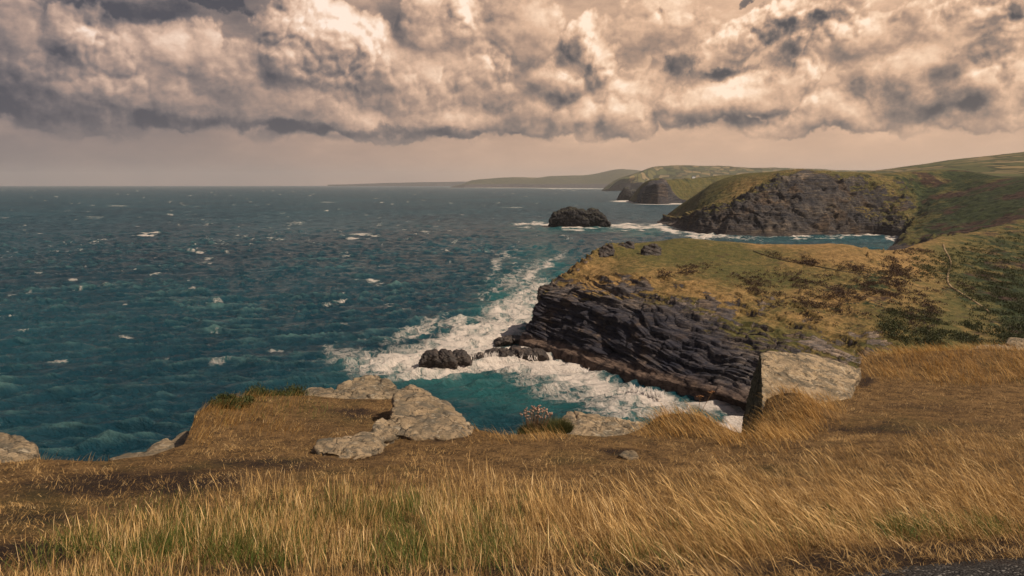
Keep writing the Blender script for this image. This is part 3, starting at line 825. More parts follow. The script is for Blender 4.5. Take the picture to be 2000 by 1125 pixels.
def build_cliff():
    cols = [
        [(1296, 431), (.3, 0), [(1300, 429, 1330, .2, 0, .5), (1306, 426, 1335, .5, 0, .5), (1312, 422, 1340, .7, 0, .6), (1318, 420, 1345, .8, 0, .6)], 40],
        [(1284, 435), (.5, 0), [(1288, 432, 1300, 0, 0, .3), (1292, 429, 1302, .2, 0, .5), (1298, 425, 1306, .7, 0, .7), (1306, 418, 1312, .9, 0, .6)], 80],
        [(1322, 444), (1, 0), [(1326, 434, 1165, 0, 0, .3), (1330, 422, 1180, .6, 0, .5), (1338, 406, 1210, .9, .2, .25), (1352, 385, 1260, 1, .2, .05)], 120],
        [(1362, 454), (1, 0), [(1366, 438, 1030, 0, 0, .3), (1370, 418, 1050, .45, 0, .5), (1380, 392, 1100, .8, .3, .2), (1396, 356, 1190, 1, .3, 0)], 150],
        [(1420, 459), (1, 0), [(1424, 436, 972, 0, 0, .3), (1428, 408, 1000, .2, 0, .3), (1434, 372, 1070, .85, .1, .6), (1444, 341, 1150, 1, .25, .2)], 160],
        [(1490, 460), (1, 0), [(1492, 432, 960, 0, 0, .2), (1494, 400, 985, 0, 0, .2), (1498, 362, 1040, .38, 0, .4), (1504, 336, 1110, .5, .2, .3)], 180],
        [(1560, 460), (1, 0), [(1560, 435, 958, 0, 0, .2), (1560, 402, 980, .05, 0, .3), (1560, 362, 1020, .05, 0, .3), (1562, 334, 1075, .22, .1, .5)], 180],
        [(1640, 458), (1, 0), [(1640, 436, 975, .05, 0, .2), (1640, 405, 995, .15, 0, .4), (1640, 364, 1035, .1, 0, .4), (1640, 337, 1085, .3, .2, .4)], 180],
        [(1715, 458), (1, 0), [(1718, 440, 972, .2, .1, .3), (1720, 410, 1000, .28, .1, .4), (1722, 368, 1045, .35, .2, .4), (1724, 340, 1095, .5, .4, .4)], 180],
        [(1772, 464), (1, 0), [(1780, 446, 930, .2, .1, .3), (1790, 415, 985, .5, .5, .3), (1800, 370, 1060, .7, .6, .2), (1806, 334, 1130, 1, .5, .3)], 180],
        [(1757, 475), (1, 0), [(1785, 455, 845, .5, .5, .3), (1825, 425, 900, .7, .65, .2), (1860, 378, 1010, .95, .7, .2), (1882, 334, 1130, 1, .55, .3)], 180],
        [(1735, 488), (1, 0), [(1800, 466, 770, .6, .6, .1), (1880, 437, 810, .7, .8, .1), (1930, 392, 890, 1, .85, .1), (1965, 347, 1010, 1, .7, .2)], 180],
        [(1790, 500), (1, 0), [(1880, 472, 690, .3, .5, .3), (1960, 440, 740, .8, .9, .1), (2010, 395, 820, 1, .9, .1), (2045, 344, 950, 1, .75, .2)], 180],
        [(1990, 510), (1, 0), [(2080, 470, 660, .5, .5, .3), (2160, 430, 700, 1, .8, .1), (2220, 385, 780, 1, .8, .1), (2260, 330, 920, 1, .6, .3)], 180],
        [(2400, 520), (1, 0), [(2500, 470, 640, .5, .5, .3), (2600, 430, 680, 1, .8, .1), (2660, 385, 760, 1, .8, .1), (2700, 320, 900, 1, .6, .3)], 180]]
    L = []
    for foot, ledge, pts, back in cols:
        f = WT(*foot)
        c = [(f[0], f[1] - 3, -8, 0, 0, 0, .6), (f[0], f[1], .5, 0, 0, 0, .4)]
        for (px, row, Y, t, s, w) in pts: c.append((*PT(px, row, Y), t, s, w, 0))
        e = c[-1]
        c.append((e[0] + back * .5, e[1] + back * 1.2, e[2] - back * .02, .9, .3, .4, 0))
        c.append((e[0] + back * 1.2, e[1] + back * 3.0, e[2] - back * .16 - 4, .9, .3, .4, 0))
        L.append(c)
    C = np.array(L).transpose(1, 0, 2)
    A = net_surface(C, [4, 30, 44, 52, 44, 14, 4], [14, 24, 30] + [48] * 9 + [20, 10])
    P = A[..., :3]; turf = A[..., 3].copy() + .04; scrub = A[..., 4]; straw = A[..., 5]; ledge = np.clip(A[..., 6], 0, 1)
    N = grid_normals(P)
    if N[..., 1].mean() > 0: N = -N
    X, Y, Z = P[..., 0], P[..., 1], P[..., 2]
    rockw = 1 - sst(turf + fbm(X / 30, Y / 30, Z / 30, 4) * .4, .3, .72)
    gully = fbm(X / 42, Y / 60, Z / 110, 6, .58, ridge=True) * 11 + fbm(X / 14, Y / 14, Z / 16, 5, .6) * 7
    f1, f2, cid = cells(P.reshape(-1, 3) * np.array([1, 1, .7]), 1 / 17.0)
    blocks = ((cid - .5) * 5).reshape(X.shape)
    d = rockw * (gully + blocks) + (1 - rockw) * (fbm(X / 60, Y / 60, Z / 60, 5) * 6 + fbm(X / 9, Y / 9, Z / 9, 4) * 1.6)
    low = sst(Z, 0, 8)
    edge = np.ones(X.shape[1]); edge[:20] = np.linspace(.1, 1, 20)
    top = np.ones(X.shape[0]); top[-30:] = .25; top[-62:-30] = np.linspace(1, .25, 32)
    P2 = P + N * (d * low * edge[None, :] * top[:, None])[..., None]
    o = grid_mesh('sea_cliff', P2, M_CLIFF, dict(turf=turf, scrub=scrub, straw=straw, ledge=ledge * .5))
    tag(o, kind='structure')
    return P2


CLIFF = build_cliff()


def ridge_land(name, ridge, foot, Yr, mat, depth_back, amp, lam, scrubv=.2, cliffh=0.0, segc=60, rows=24):
    """A long low land: foot line on the water or hidden ground, ridge line against the sky."""
    n = len(ridge)
    L = []
    for (px, row), fr, ch in zip(ridge, foot, cliffh if isinstance(cliffh, list) else [cliffh] * len(ridge)):
        Yc = Yr(px) if callable(Yr) else Yr
        r = PT(px, row, Yc)
        if fr[2] is None: f = WT(fr[0], fr[1])
        else: f = PT(fr[0], fr[1], fr[2])
        zc = min(max(ch, 0), r[2] * .8)
        c = [(f[0], f[1] - 10, min(f[2], 0) - 6 if fr[2] is None else f[2] - 10, 0.0)]
        c.append((f[0], f[1], f[2], 0.0))
        for t in (.12, .3, .6):
            k = t * t * (3 - 2 * t)
            c.append((f[0] + (r[0] - f[0]) * t, f[1] + (r[1] - f[1]) * t, max(f[2] + (r[2] - f[2]) * (.5 * t + .5 * k), f[2] + zc * min(1, t * 8)), (0.0 if ch > 60 and isinstance(cliffh, list) else min(1, t * 4)) if cliffh else 1.0))
        c.append((*r, .3 if ch > 60 and isinstance(cliffh, list) else 1.0))
        c.append((r[0], r[1] + depth_back * .3, r[2] - depth_back * .02, 1.0))
        c.append((r[0], r[1] + depth_back, r[2] - depth_back * .15 - 10, 1.0))
        L.append(c)
    C = np.array(L).transpose(1, 0, 2)
    A = net_surface(C, [3] + [rows] * 4 + [rows // 2, 4], segc)
    P = A[..., :3].copy(); turf = np.clip(A[..., 3], 0, 1)
    X, Y, Z = P[..., 0], P[..., 1], P[..., 2]
    P[..., 2] += fbm(X / lam, Y / lam, 2.0, 6, .5) * amp * sst(Z, 0, amp * 3)
    sc = np.full(X.shape, scrubv) + .5 * fbm(X / (lam * 1.5), Y / (lam * 1.5), 9.0, 3)
    o = grid_mesh(name, P, mat, dict(turf=turf if cliffh else np.ones_like(turf), scrub=sc))
    tag(o, kind='structure')
    return P


# faintest land on the horizon, then the two long coasts and the farmed hill
ridge_land('distant_coast', [(640, 361), (720, 358.5), (800, 356.5), (900, 355), (1000, 354), (1100, 353)], [(640, 363, None), (720, 363.2, None), (800, 363.4, None), (900, 363.4, None), (1000, 363.4, None), (1100, 363.4, None)], 27500, M_FIELD, 600, 12, 900, .5, 0, 20, 6)
ridge_land('far_hill', [(880, 365), (905, 359), (916, 354), (930, 351), (985, 347), (1050, 346), (1105, 344), (1160, 340), (1195, 333), (1215, 331), (1240, 333), (1265, 336), (1340, 338)],
           [(880, 366.5, None), (905, 366.6, None), (916, 366.6, None), (930, 366.6, None), (985, 366.6, None), (1050, 366.8, None), (1105, 367, None), (1160, 367.2, None), (1195, 367.4, None), (1215, 367.6, None), (1240, 367.8, None), (1265, 368, None), (1340, 368, None)], 15500, M_FIELD, 3000, 40, 700, .75, 70, 24, 16)
ridge_land('coast_hill', [(1186, 370), (1198, 359), (1212, 350), (1232, 343), (1250, 337), (1280, 327), (1330, 324), (1400, 325), (1500, 328), (1600, 331), (1690, 334), (1800, 336), (1950, 338)],
           [(1188, 372, None), (1200, 372.5, None), (1215, 372.7, None), (1235, 372.7, None), (1255, 373, None), (1285, 373, None), (1340, 374, None), (1410, 374, None), (1510, 374, None), (1610, 374, None), (1700, 374, None), (1810, 374, None), (1960, 374, None)], lambda px: 7000 + 1200 * min(1, max(0, (px - 1186) / 120)), M_FIELD, 2500, 26, 420, .28, 75, 30, 26)
ridge_land('farmed_hill', [(1640, 339), (1700, 336), (1760, 329), (1850, 316), (1920, 307), (2000, 297), (2120, 286), (2300, 275), (2700, 262)],
           [(1640, 352, 1500), (1700, 352, 1500), (1760, 352, 1450), (1850, 352, 1400), (1920, 356, 1350), (2000, 360, 1300), (2120, 360, 1300), (2300, 360, 1300), (2700, 360, 1300)], 3300, M_FIELD, 1500, 9, 300, .12, 0, 40, 40)
ridge_land('rocky_point', [(1250, 393), (1255, 376), (1261, 363), (1270, 353), (1282, 349), (1297, 350), (1307, 353), (1318, 351), (1335, 350), (1360, 349), (1400, 345), (1450, 342)],
           [(1250, 397, None), (1253, 397.5, None), (1259, 398, None), (1270, 398.5, None), (1286, 399, None), (1304, 398.5, None), (1314, 397, None), (1330, 396.5, None), (1350, 396.5, None), (1380, 397, None), (1420, 398, None), (1470, 398, None)], lambda px: 2600 + max(0, px - 1290) * 2.2, mat_headland('point_turf_and_slate', scale=7.0, bed=(.8, .9, 0)), 500, 10, 55, .25, [70, 70, 70, 72, 72, 70, 40, 16, 10, 8, 8, 8], 36, 30)


# ------------------------------------------------------------------ rocks
def hull_pts(bm, pts):
    vs = [bm.verts.new(p) for p in pts]
    r = bmesh.ops.convex_hull(bm, input=vs)
    bmesh.ops.delete(bm, geom=list({g for g in r['geom_interior'] + r['geom_unused'] if isinstance(g, bmesh.types.BMVert) and g.is_valid}), context='VERTS')


def rock(name, hulls, voxel, mat, disp, label=None, cat='rock', group=None, smooth=1, parent=None):
    """union of hulls -> even skin -> broken surface. disp: list of (kind, wavelength, amplitude)"""
    bm = bmesh.new()
    for h in hulls: hull_pts(bm, h)
    me = bpy.data.meshes.new(name)
    bm.to_mesh(me); bm.free()
    o = bpy.data.objects.new(name, me)
    COL.objects.link(o)
    md = o.modifiers.new('remesh', 'REMESH'); md.mode = 'VOXEL'; md.voxel_size = voxel
    if smooth:
        sm = o.modifiers.new('smooth', 'SMOOTH'); sm.factor = .5; sm.iterations = smooth
    dg = bpy.context.evaluated_depsgraph_get()
    me2 = bpy.data.meshes.new_from_object(o.evaluated_get(dg))
    o.modifiers.clear()
    o.data = me2
    bpy.data.meshes.remove(me)
    me2.name = name
    n = len(me2.vertices)
    V = np.empty(n * 3, np.float32); me2.vertices.foreach_get('co', V); V = V.reshape(-1, 3).astype(float)
    N = np.empty(n * 3, np.float32); me2.vertex_normals.foreach_get('vector', N); N = N.reshape(-1, 3)
    D = np.zeros(n)
    for kind, lam, amp in disp:
        if kind == 'fbm': D += amp * fbm(V[:, 0] / lam, V[:, 1] / lam, V[:, 2] / lam, 5, .55)
        elif kind == 'ridge': D += amp * (fbm(V[:, 0] / lam, V[:, 1] / lam, V[:, 2] / lam, 4, .5, ridge=True) - .3)
        elif kind == 'cells':
            f1, f2, cid = cells(V, 1 / lam, lam * 13)
            D += amp * ((cid - .5) - .8 * np.exp(-((f2 - f1) / .10)))
        elif kind == 'beds':
            q = (V[:, 2] + .35 * V[:, 0] - .15 * V[:, 1]) / lam + .6 * fbm(V[:, 0] / (4 * lam), V[:, 1] / (4 * lam), V[:, 2] / (4 * lam), 3)
            D += amp * ((1 - (q - np.floor(q))) ** .7 - .5 + .8 * pn(np.floor(q) * 3.7, V[:, 0] / (5 * lam), V[:, 1] / (5 * lam)))
    V += N * D[:, None]
    me2.vertices.foreach_set('co', V.astype(np.float32).ravel())
    me2.polygons.foreach_set('use_smooth', np.ones(len(me2.polygons), bool))
    me2.materials.clear(); me2.materials.append(mat)
    me2.update()
    if parent: o.parent = parent
    return tag(o, label, cat, group) if label else o


def lump(cx, cy, cz, rx, ry, rz, n=22, seed=0):
    r = np.random.default_rng(seed)
    v = r.normal(size=(n, 3)); v /= np.linalg.norm(v, axis=1, keepdims=True)
    v *= r.uniform(.85, 1.1, (n, 1))
    return [(cx + a * rx, cy + b * ry, cz + c * rz) for a, b, c in v]


def prism_px(outline, Y, thick, foot_row=None):
    """hull of an outline standing at depth Y with real depth thick and a foot in the water"""
    pts = []
    for k, p in enumerate(outline):
        a = PT(p[0], p[1], Y)
        j = math.sin(k * 2.3) * .15
        pts.append((a[0], Y - thick * (.28 + j), a[2] * .9 - .5)); pts.append(a); pts.append((a[0] * (Y + thick * .5) / Y, Y + thick * .5, a[2] * .8))
    return pts


# island in the bay mouth
Yi = EYE / float(S(442))
isl = [prism_px([(1075, 443), (1074, 428), (1079, 419), (1090, 410), (1112, 405), (1120, 404), (1130, 410), (1132, 444)], Yi, 46), prism_px([(1100, 444), (1103, 408), (1112, 403.5), (1125, 405), (1142, 411), (1150, 415), (1150, 444)], Yi, 50),
       prism_px([(1140, 445), (1142, 414), (1152, 409.5), (1166, 409), (1175, 416), (1184, 428), (1190, 436), (1191, 444)], Yi, 44)]
rock('rock_island', isl, .9, M_FARROCK, [('fbm', 18, 4.0), ('ridge', 7, 2.2), ('cells', 9, 3.0)], 'dark flat topped rock island ringed with surf off the big far cliff', 'island')
Yst = EYE / float(S(391))
rock('sea_stack', [prism_px([(1205, 392), (1208, 382), (1214, 373), (1219, 366.5), (1226, 366), (1231, 375), (1237, 382), (1239, 392)], Yst, 50)], 1.8, M_FARROCK, [('fbm', 30, 6), ('ridge', 14, 2.5)], 'small dark pyramid shaped sea stack left of the rocky point', 'sea stack')
Ys2 = EYE / float(S(379))
rock('sea_stack', [prism_px([(1226, 379), (1229, 372), (1236, 369), (1243, 373), (1250, 375), (1251, 379)], Ys2, 70)], 2.6, M_FARROCK, [('fbm', 40, 8)], 'low dark rock in the sea just behind the pyramid shaped stack', 'sea stack')

# reef off the nose of the headland
def reef(name, x0, x1, rtop, rfoot, thick, label, seed, dz=0):
    Y = EYE / float(S(rfoot))
    n = max(2, int((x1 - x0) / 22))
    hs = []
    r = np.random.default_rng(seed)
    for i in range(n):
        cx = x0 + (x1 - x0) * (i + .5) / n
        w = (x1 - x0) / n * .85
        tp = rtop + r.uniform(-1, 5) + 5 * abs((i + .5) / n - .45)
        h = prism_px([(cx - w, rfoot + 2), (cx - w * .8, (tp + rfoot) / 2 + r.uniform(-4, 4)), (cx - w * .4, tp + r.uniform(0, 3)), (cx + w * .3, tp), (cx + w * .8, (tp + rfoot) / 2 + r.uniform(-5, 2)), (cx + w, rfoot + 2)], Y + r.uniform(-1, 3), thick)
        hs.append(h)
    rock(name, hs, .22, M_SEAROCK, [('fbm', 4, 1.1), ('ridge', 1.7, .55), ('beds', .6, .22), ('fbm', .8, .2)], label, 'sea rock')


reef('sea_rock', 830, 912, 682, 713, 9, 'long black wave washed reef, farthest out from the headland', 3)
reef('sea_rock', 918, 946, 686, 706, 7, 'short black rock with water pouring over it beside the long reef', 4)
reef('sea_rock', 974, 1012, 655, 668, 8, 'jagged black rock in white surf against the tip of the headland', 5)
reef('rock_shelf', 952, 1062, 679, 699, 9, 'low brown rock shelf running out from the foot of the headland', 6)

# dark crags on the crest of the headland
CRAG = [('crag', [(1170, 497), (1169, 483), (1180, 478), (1197, 477), (1200, 488), (1196, 495)], 327, 9, 'blocky dark crag at the left end of the headland top'),
        ('crag', [(1203, 484), (1206, 475), (1222, 471), (1238, 472), (1239, 480), (1220, 484)], 334, 8, 'flat dark crag on the headland skyline beside the blocky one'),
        ('crag', [(1252, 488), (1258, 479), (1276, 474), (1292, 480), (1290, 489), (1268, 490)], 325, 7, 'low broken crag in the turf, rightmost on the headland top')]
for nm, ol, Y, th, lb in CRAG:
    zt = float(on_head(ol[0][0] + 12, ol[0][1])[1])
    rock(nm, [prism_px(ol, min(Y, zt + 4), th)], .3, M_SEAROCK, [('fbm', 4, .9), ('beds', 1.6, .3), ('cells', 2.6, .35)], lb, 'crag')
rock('overhang_rock', [prism_px([(1050, 572), (1052, 561), (1062, 555), (1078, 552), (1080, 562), (1064, 574), (1056, 582)], 309, 8)], .3, M_SEAROCK, [('fbm', 4, .8), ('beds', 1.1, .5)], 'dark overhanging rock lip on the left end of the headland cliff', 'rock')

# ------------------------------------------------------------------ white water falling from ledges
def falls(name, spots, label):
    V, Fc = [], []
    r = np.random.default_rng(5)
    for (x0, x1, rtop, rbot, n) in spots:
        for i in range(n):
            px = r.uniform(x0, x1); k = (px - x0) / (x1 - x0)
            rt = rtop[0] + (rtop[1] - rtop[0]) * k + r.uniform(-1, 4); rb = rbot[0] + (rbot[1] - rbot[0]) * k + r.uniform(-3, 2)
            Yb = EYE / float(S(rb)) - 1.0
            w = r.uniform(.03, .13)
            path = []
            for j in range(6):
                t = j / 5
                row = rt + (rb - rt) * t + 1.5 * math.sin(i * 1.7 + t * 3)
                path.append(PT(px + 3 * math.sin(t * 2 + i) , row, Yb + 1.2 * (1 - t)))
            b = len(V)
            for j, q in enumerate(path):
                ww = w * (.5 + .9 * j / 5)
                for dx, dy in ((-ww, 0), (0, -ww * .8), (ww, 0)): V.append((q[0] + dx, q[1] + dy, q[2]))
            for j in range(5):
                for s in (0, 1):
                    a = b + j * 3 + s
                    Fc.append((a, a + 1, a + 4, a + 3))
    o = raw_mesh(name, np.array(V), np.array(Fc), M_WHITE)
    tag(o, label, 'waterfall', kind='stuff')


falls('spilling_water', [(1232, 1300, (750, 764), (764, 779), 110), (870, 900, (692, 694), (708, 712), 50), (914, 975, (690, 687), (706, 702), 100), (985, 1050, (692, 693), (700, 703), 40), (1105, 1150, (711, 720), (718, 728), 40)], 'white water spilling off the rock ledges')

# ------------------------------------------------------------------ foreground ground
ZP = np.array([[-8, 1.35], [0, 1.50], [2, 1.56], [3.2, 1.65], [4.2, 1.88], [5.5, 2.15], [7, 2.45], [8.5, 2.66], [10, 2.80], [12, 2.92], [15, 3.06], [20, 3.30], [40, 4.2]])


def z0(Y): return np.interp(Y, ZP[:, 0], ZP[:, 1])


EDGE = [(-1500, 930), (-700, 925), (-200, 915), (0, 905), (70, 898), (140, 902), (210, 900), (300, 888), (360, 866), (380, 822), (410, 800), (480, 792), (560, 784), (640, 782), (720, 778), (770, 780), (850, 806), (925, 846), (980, 853), (1010, 851), (1060, 842), (1110, 845), (1180, 853), (1250, 840), (1300, 824), (1340, 822), (1400, 840), (1450, 851), (1475, 852), (1500, 800), (1560, 778), (1660, 755), (1685, 712), (1740, 698), (1850, 692), (2000, 686), (2400, 682), (3500, 680)]


def solve_depth(row):
    y = np.linspace(2.5, 30, 6000)
    g = float(S(row)) * y - z0(y)
    return float(y[np.argmax(g > 0)]) if (g > 0).any() else 30.0


_eu, _ed = [], []
for px, row in EDGE:
    Yd = solve_depth(row)
    v = (row - 562.5) / F
    _eu.append((px - 1000) / F / (math.cos(PITCH) - v * math.sin(PITCH))); _ed.append(Yd)
_eu, _ed = np.array(_eu), np.array(_ed)
# mounds: (px, row, depth, radius across, radius along, height)
MOUNDS = [(450, 815, 9.4, .5, .6, .10), (560, 800, 9.9, .6, .5, .06), (1330, 835, 8.6, .45, .4, .14), (1545, 800, 9.1, .42, .45, .30), (1780, 720, 12.8, 1.6, .6, .16), (1950, 715, 13.2, 1.5, .7, .16), (1150, 885, 7.4, .9, .5, .05), (1750, 900, 7.0, 1.2, .7, .10), (850, 870, 8.0, .7, .4, .08)]


def ground_z(X, Y, detail=True):
    X = np.asarray(X, float); Y = np.asarray(Y, float)
    z = -z0(Y)
    for px, row, yd, rx, ry, h in MOUNDS:
        mx = PT(px, row, yd)[0]
        z = z + h * np.exp(-((X - mx) / rx) ** 2 - ((Y - yd) / ry) ** 2)
    z = z + fbm(X / 1.6, Y / 1.6, .5, 3) * .05 * sst(Y, 2.5, 6)
    if detail: z = z + fbm(X / .30, Y / .30, .5, 3) * .018
    D = np.interp(X / np.maximum(Y, .5), _eu, _ed) + fbm(X / .8, Y / .8, 6.0, 2) * .12
    o = np.maximum(Y - D, 0)
    drop = 2.6 * o * sst(o, 0, .5) + .6 * np.clip(o, 0, 2) ** 1.2
    drop = drop * (1 + .18 * fbm(X / 2.5, Y / 2.5, z, 3) * sst(o, .2, 2))
    return EYE + z - drop


BARE = [(60, 1085, 150, 40, 0, 1), (620, 835, 130, 25, .1, .55), (690, 805, 90, 20, .1, .8), (720, 885, 120, 14, -.1, .7), (1200, 882, 60, 14, 0, .9), (1690, 745, 30, 22, .2, .8), (1700, 838, 240, 16, .03, .75), (1800, 795, 160, 14, .05, .65), (1900, 830, 140, 16, 0, .6), (260, 945, 340, 38, -.05, .95), (520, 905, 220, 20, 0, .8), (80, 1010, 140, 30, 0, .8), (1100, 900, 200, 12, 0, .5), (100, 1000, 160, 24, .1, .5), (1000, 1118, 1100, 20, 0, 1), (1750, 1090, 420, 34, -.07, 1), (1250, 1108, 300, 18, 0, .8), (1950, 1062, 160, 26, -.1, .8), (870, 860, 90, 12, -.1, .7), (1540, 865, 60, 10, .1, .6), (1480, 845, 40, 10, 0, .6)]


def build_ground():
    us = np.concatenate([np.linspace(-2.2, -.8, 60, endpoint=False), np.linspace(-.8, .8, 760, endpoint=False), np.linspace(.8, 2.2, 60)])
    D = np.interp(us, _eu, _ed)
    t = np.linspace(0, 1, 340)
    nearY = 1.0
    Yin = nearY * (D[None, :] / nearY) ** t[:, None]
    over = np.concatenate([np.geomspace(.03, 1.0, 40), np.geomspace(1.1, 26, 50)])
    Yo = D[None, :] + over[:, None]
    YY = np.concatenate([Yin, Yo], 0)
    XX = us[None, :] * np.concatenate([Yin, np.broadcast_to(D, Yo.shape) + over[:, None] * .35], 0)
    ZZ = ground_z(XX, YY)
    # the ground round the camera itself
    yb = np.linspace(-5, 1.0, 24, endpoint=False)
    XB = np.broadcast_to(us * 3.0, (len(yb), len(us))) * (1 - np.linspace(0, 1, len(yb)) ** 2)[:, None] + (us * 1.0)[None, :] * (np.linspace(0, 1, len(yb)) ** 2)[:, None]
    YB = np.broadcast_to(yb[:, None], XB.shape)
    ZB = EYE - z0(YB) + 0 * XB
    X, Y, Z = [np.concatenate(q, 0) for q in ((XB, XX), (YB, YY), (ZB, ZZ))]
    px, row = to_px(X, np.maximum(Y, .6), Z)
    bare = ellipses(px + 40 * fbm(X / .5, Y / .5, 3.0, 4), row + 16 * fbm(X / .5, Y / .5, 7.0, 4), BARE, .95)
    o = grid_mesh('ground', np.stack([X, Y, Z], 2), M_GROUND, dict(bare=bare))
    tag(o, kind='structure')


build_ground()


def path_edge(X): return 2.95 + .30 * np.clip(X - .35, 0, 9)


def build_path():
    xs = np.linspace(-5, 7, 300); t = np.linspace(0, 1, 60)
    X = np.broadcast_to(xs, (60, 300))
    e = path_edge(X) + .10 * fbm(X * 1.7, 0, 3.0, 4)
    Y = -2.5 + (e + 2.5) * t[:, None]
    Z = ground_z(X, Y, False) + .022 * (1 - sst(t, .97, 1.0))[:, None] + .006 * fbm(X / .06, Y / .06, 0, 3)
    Z = np.where(Y < 1.0, EYE - z0(Y) + .022, Z)
    tag(grid_mesh('path', np.stack([X, Y, Z], 2), M_PATH), kind='structure')


build_path()

# ------------------------------------------------------------------ foreground boulders
BOULDER_D = [('fbm', .60, .045), ('beds', .11, .024), ('cells', .36, .034), ('ridge', .18, .012), ('fbm', .06, .008)]


def boulder(pieces, label, mat=None, voxel=.013, sink=.55, disp=BOULDER_D, name='boulder', clear=2000):
    # seat it: the largest depth at which every point still clears the turf
    allq = [q for top in pieces for q in top]
    for k in np.arange(1.12, .6, -.004):
        P = np.array([PT(q[0], q[1], q[2] * k) for q in allq if q[1] < clear])
        if (P[:, 2] - ground_z(P[:, 0], P[:, 1])).min() > .004: break
    hs = []
    for top in pieces:
        pts = [PT(q[0], q[1], q[2] * k) for q in top]
        ym = sum(p[1] for p in pts) / len(pts)
        low = [(p[0] * 1.0, p[1] + (.12 if p[1] > ym else .02), p[2] - sink) for p in pts]
        hs.append(pts + low)
    return rock(name, hs, voxel, mat or M_BOULDER, disp, label, 'boulder')


boulder([[(-90, 862, 7.6), (-40, 848, 7.6), (0, 846, 7.6), (38, 850, 7.5), (62, 868, 7.3), (74, 890, 7.0), (40, 905, 6.75), (-20, 908, 6.7), (-90, 905, 6.7)]], 'grey rock on the cliff edge at the far left with dry stems beside it')
boulder([[(212, 897, 7.4), (250, 886, 7.6), (290, 884, 7.6), (320, 892, 7.2), (300, 904, 7.0), (230, 904, 7.0)], [(285, 884, 7.9), (300, 868, 8.2), (325, 858, 8.3), (345, 872, 7.9), (330, 888, 7.5), (290, 893, 7.4)], [(330, 868, 8.2), (348, 850, 8.5), (368, 842, 8.5), (374, 858, 8.2), (366, 876, 7.8), (335, 884, 7.6)]], 'low pale rock ledge on the cliff edge left of the grassy knoll', disp=[('fbm', .4, .025), ('beds', .12, .018), ('ridge', .15, .012)])
boulder([[(570, 780, 10.4), (585, 766, 10.7), (603, 756, 10.8), (628, 753, 10.8), (652, 756, 10.7), (655, 776, 10.3), (630, 788, 10.0), (590, 787, 10.1)]], 'small grey rock at the left end of the rocks on the knoll')
boulder([[(642, 783, 10.2), (648, 765, 10.5), (662, 752, 10.8), (682, 742, 11.0), (712, 733, 11.2), (738, 731, 11.2), (758, 741, 11.0), (780, 758, 10.7), (778, 774, 10.4), (730, 778, 10.2), (690, 788, 10.0), (655, 793, 9.9)]], 'domed grey boulder, the highest of the rocks on the knoll')
boulder([[(770, 785, 10.2), (776, 760, 10.6), (800, 755, 10.8), (835, 768, 10.7), (868, 786, 10.4), (900, 806, 10.0), (925, 832, 9.4), (918, 848, 9.0), (870, 856, 8.8), (800, 853, 8.8), (758, 842, 8.9), (762, 815, 9.4)], [(728, 838, 9.0), (735, 822, 9.3), (760, 815, 9.5), (785, 830, 9.1), (775, 850, 8.8), (740, 852, 8.8)]], 'long sloping lichened slab running down the right of the knoll', M_BOULDER_PALE)
boulder([[(612, 872, 8.3), (622, 860, 8.5), (650, 855, 8.6), (668, 866, 8.4), (660, 884, 8.0), (630, 884, 8.0)], [(660, 868, 8.4), (690, 852, 8.7), (725, 843, 8.8), (752, 852, 8.7), (748, 872, 8.3), (722, 890, 8.0), (690, 897, 7.8), (660, 893, 7.9)], [(722, 850, 8.7), (731, 824, 9.1), (747, 814, 9.3), (766, 826, 9.1), (772, 852, 8.7), (745, 862, 8.5)]], 'pale cracked rock set in brown turf below the long sloping slab', M_BOULDER_PALE)
boulder([[(1088, 845, 8.6), (1096, 818, 9.0), (1108, 803, 9.3), (1122, 800, 9.3), (1150, 814, 9.1), (1180, 826, 8.9), (1225, 829, 8.9), (1262, 829, 8.9), (1238, 848, 8.5), (1205, 860, 8.2), (1160, 867, 8.0), (1110, 864, 8.1)]], 'wedge shaped pale slab beside the flowering tuft on the cliff edge', M_BOULDER_PALE)
SMALL_D = [('fbm', .2, .02), ('cells', .12, .012)]
boulder([[(1203, 862, 7.9), (1222, 850, 8.05), (1250, 848, 8.05), (1266, 842, 8.15), (1273, 850, 8.1), (1248, 868, 7.85), (1225, 878, 7.75)]], 'small bleached stone in bare soil, the upper of two', M_BOULDER_PALE, .010, .10, SMALL_D, 'stone')
boulder([[(1208, 889, 7.55), (1222, 879, 7.65), (1242, 881, 7.6), (1248, 891, 7.5), (1228, 897, 7.45)]], 'tiny bleached stone in bare soil, the lower of two', M_BOULDER_PALE, .010, .10, SMALL_D, 'stone')
BIG_D = [('fbm', .9, .05), ('beds', .14, .020), ('cells', .5, .022), ('ridge', .2, .010), ('fbm', .07, .008)]
boulder([[(1484, 688, 11.0), (1500, 686, 11.3), (1545, 689, 11.5), (1592, 692, 11.6), (1630, 702, 11.5), (1665, 716, 11.3), (1682, 722, 11.2), (1668, 748, 10.7), (1660, 776, 10.2), (1620, 790, 9.95), (1560, 800, 9.75), (1504, 716, 10.75), (1512, 750, 10.2), (1499, 782, 9.75), (1490, 845, 8.9), (1468, 745, 11.6), (1456, 800, 11.3), (1448, 846, 10.6), (1452, 880, 10.0)]], 'big tilted pale slab with a shaded upright face on the right of the cliff edge', M_SLAB, .020, 1.0, BIG_D, clear=778)
boulder([[(1895, 683, 15.0), (1905, 673, 15.4), (1940, 672, 15.5), (1990, 676, 15.4), (2040, 680, 15.2), (2050, 690, 14.8), (1950, 690, 14.8)]], 'low pale slab behind the grass ridge at the right', M_BOULDER_PALE, .025, .5)
boulder([[(1962, 668, 16.4), (1972, 660, 16.6), (2010, 658, 16.6), (2060, 660, 16.6), (2080, 676, 16.2), (1990, 678, 16.2)]], 'dark edged rock behind the low pale slab at the right edge', M_BOULDER, .03, .8)


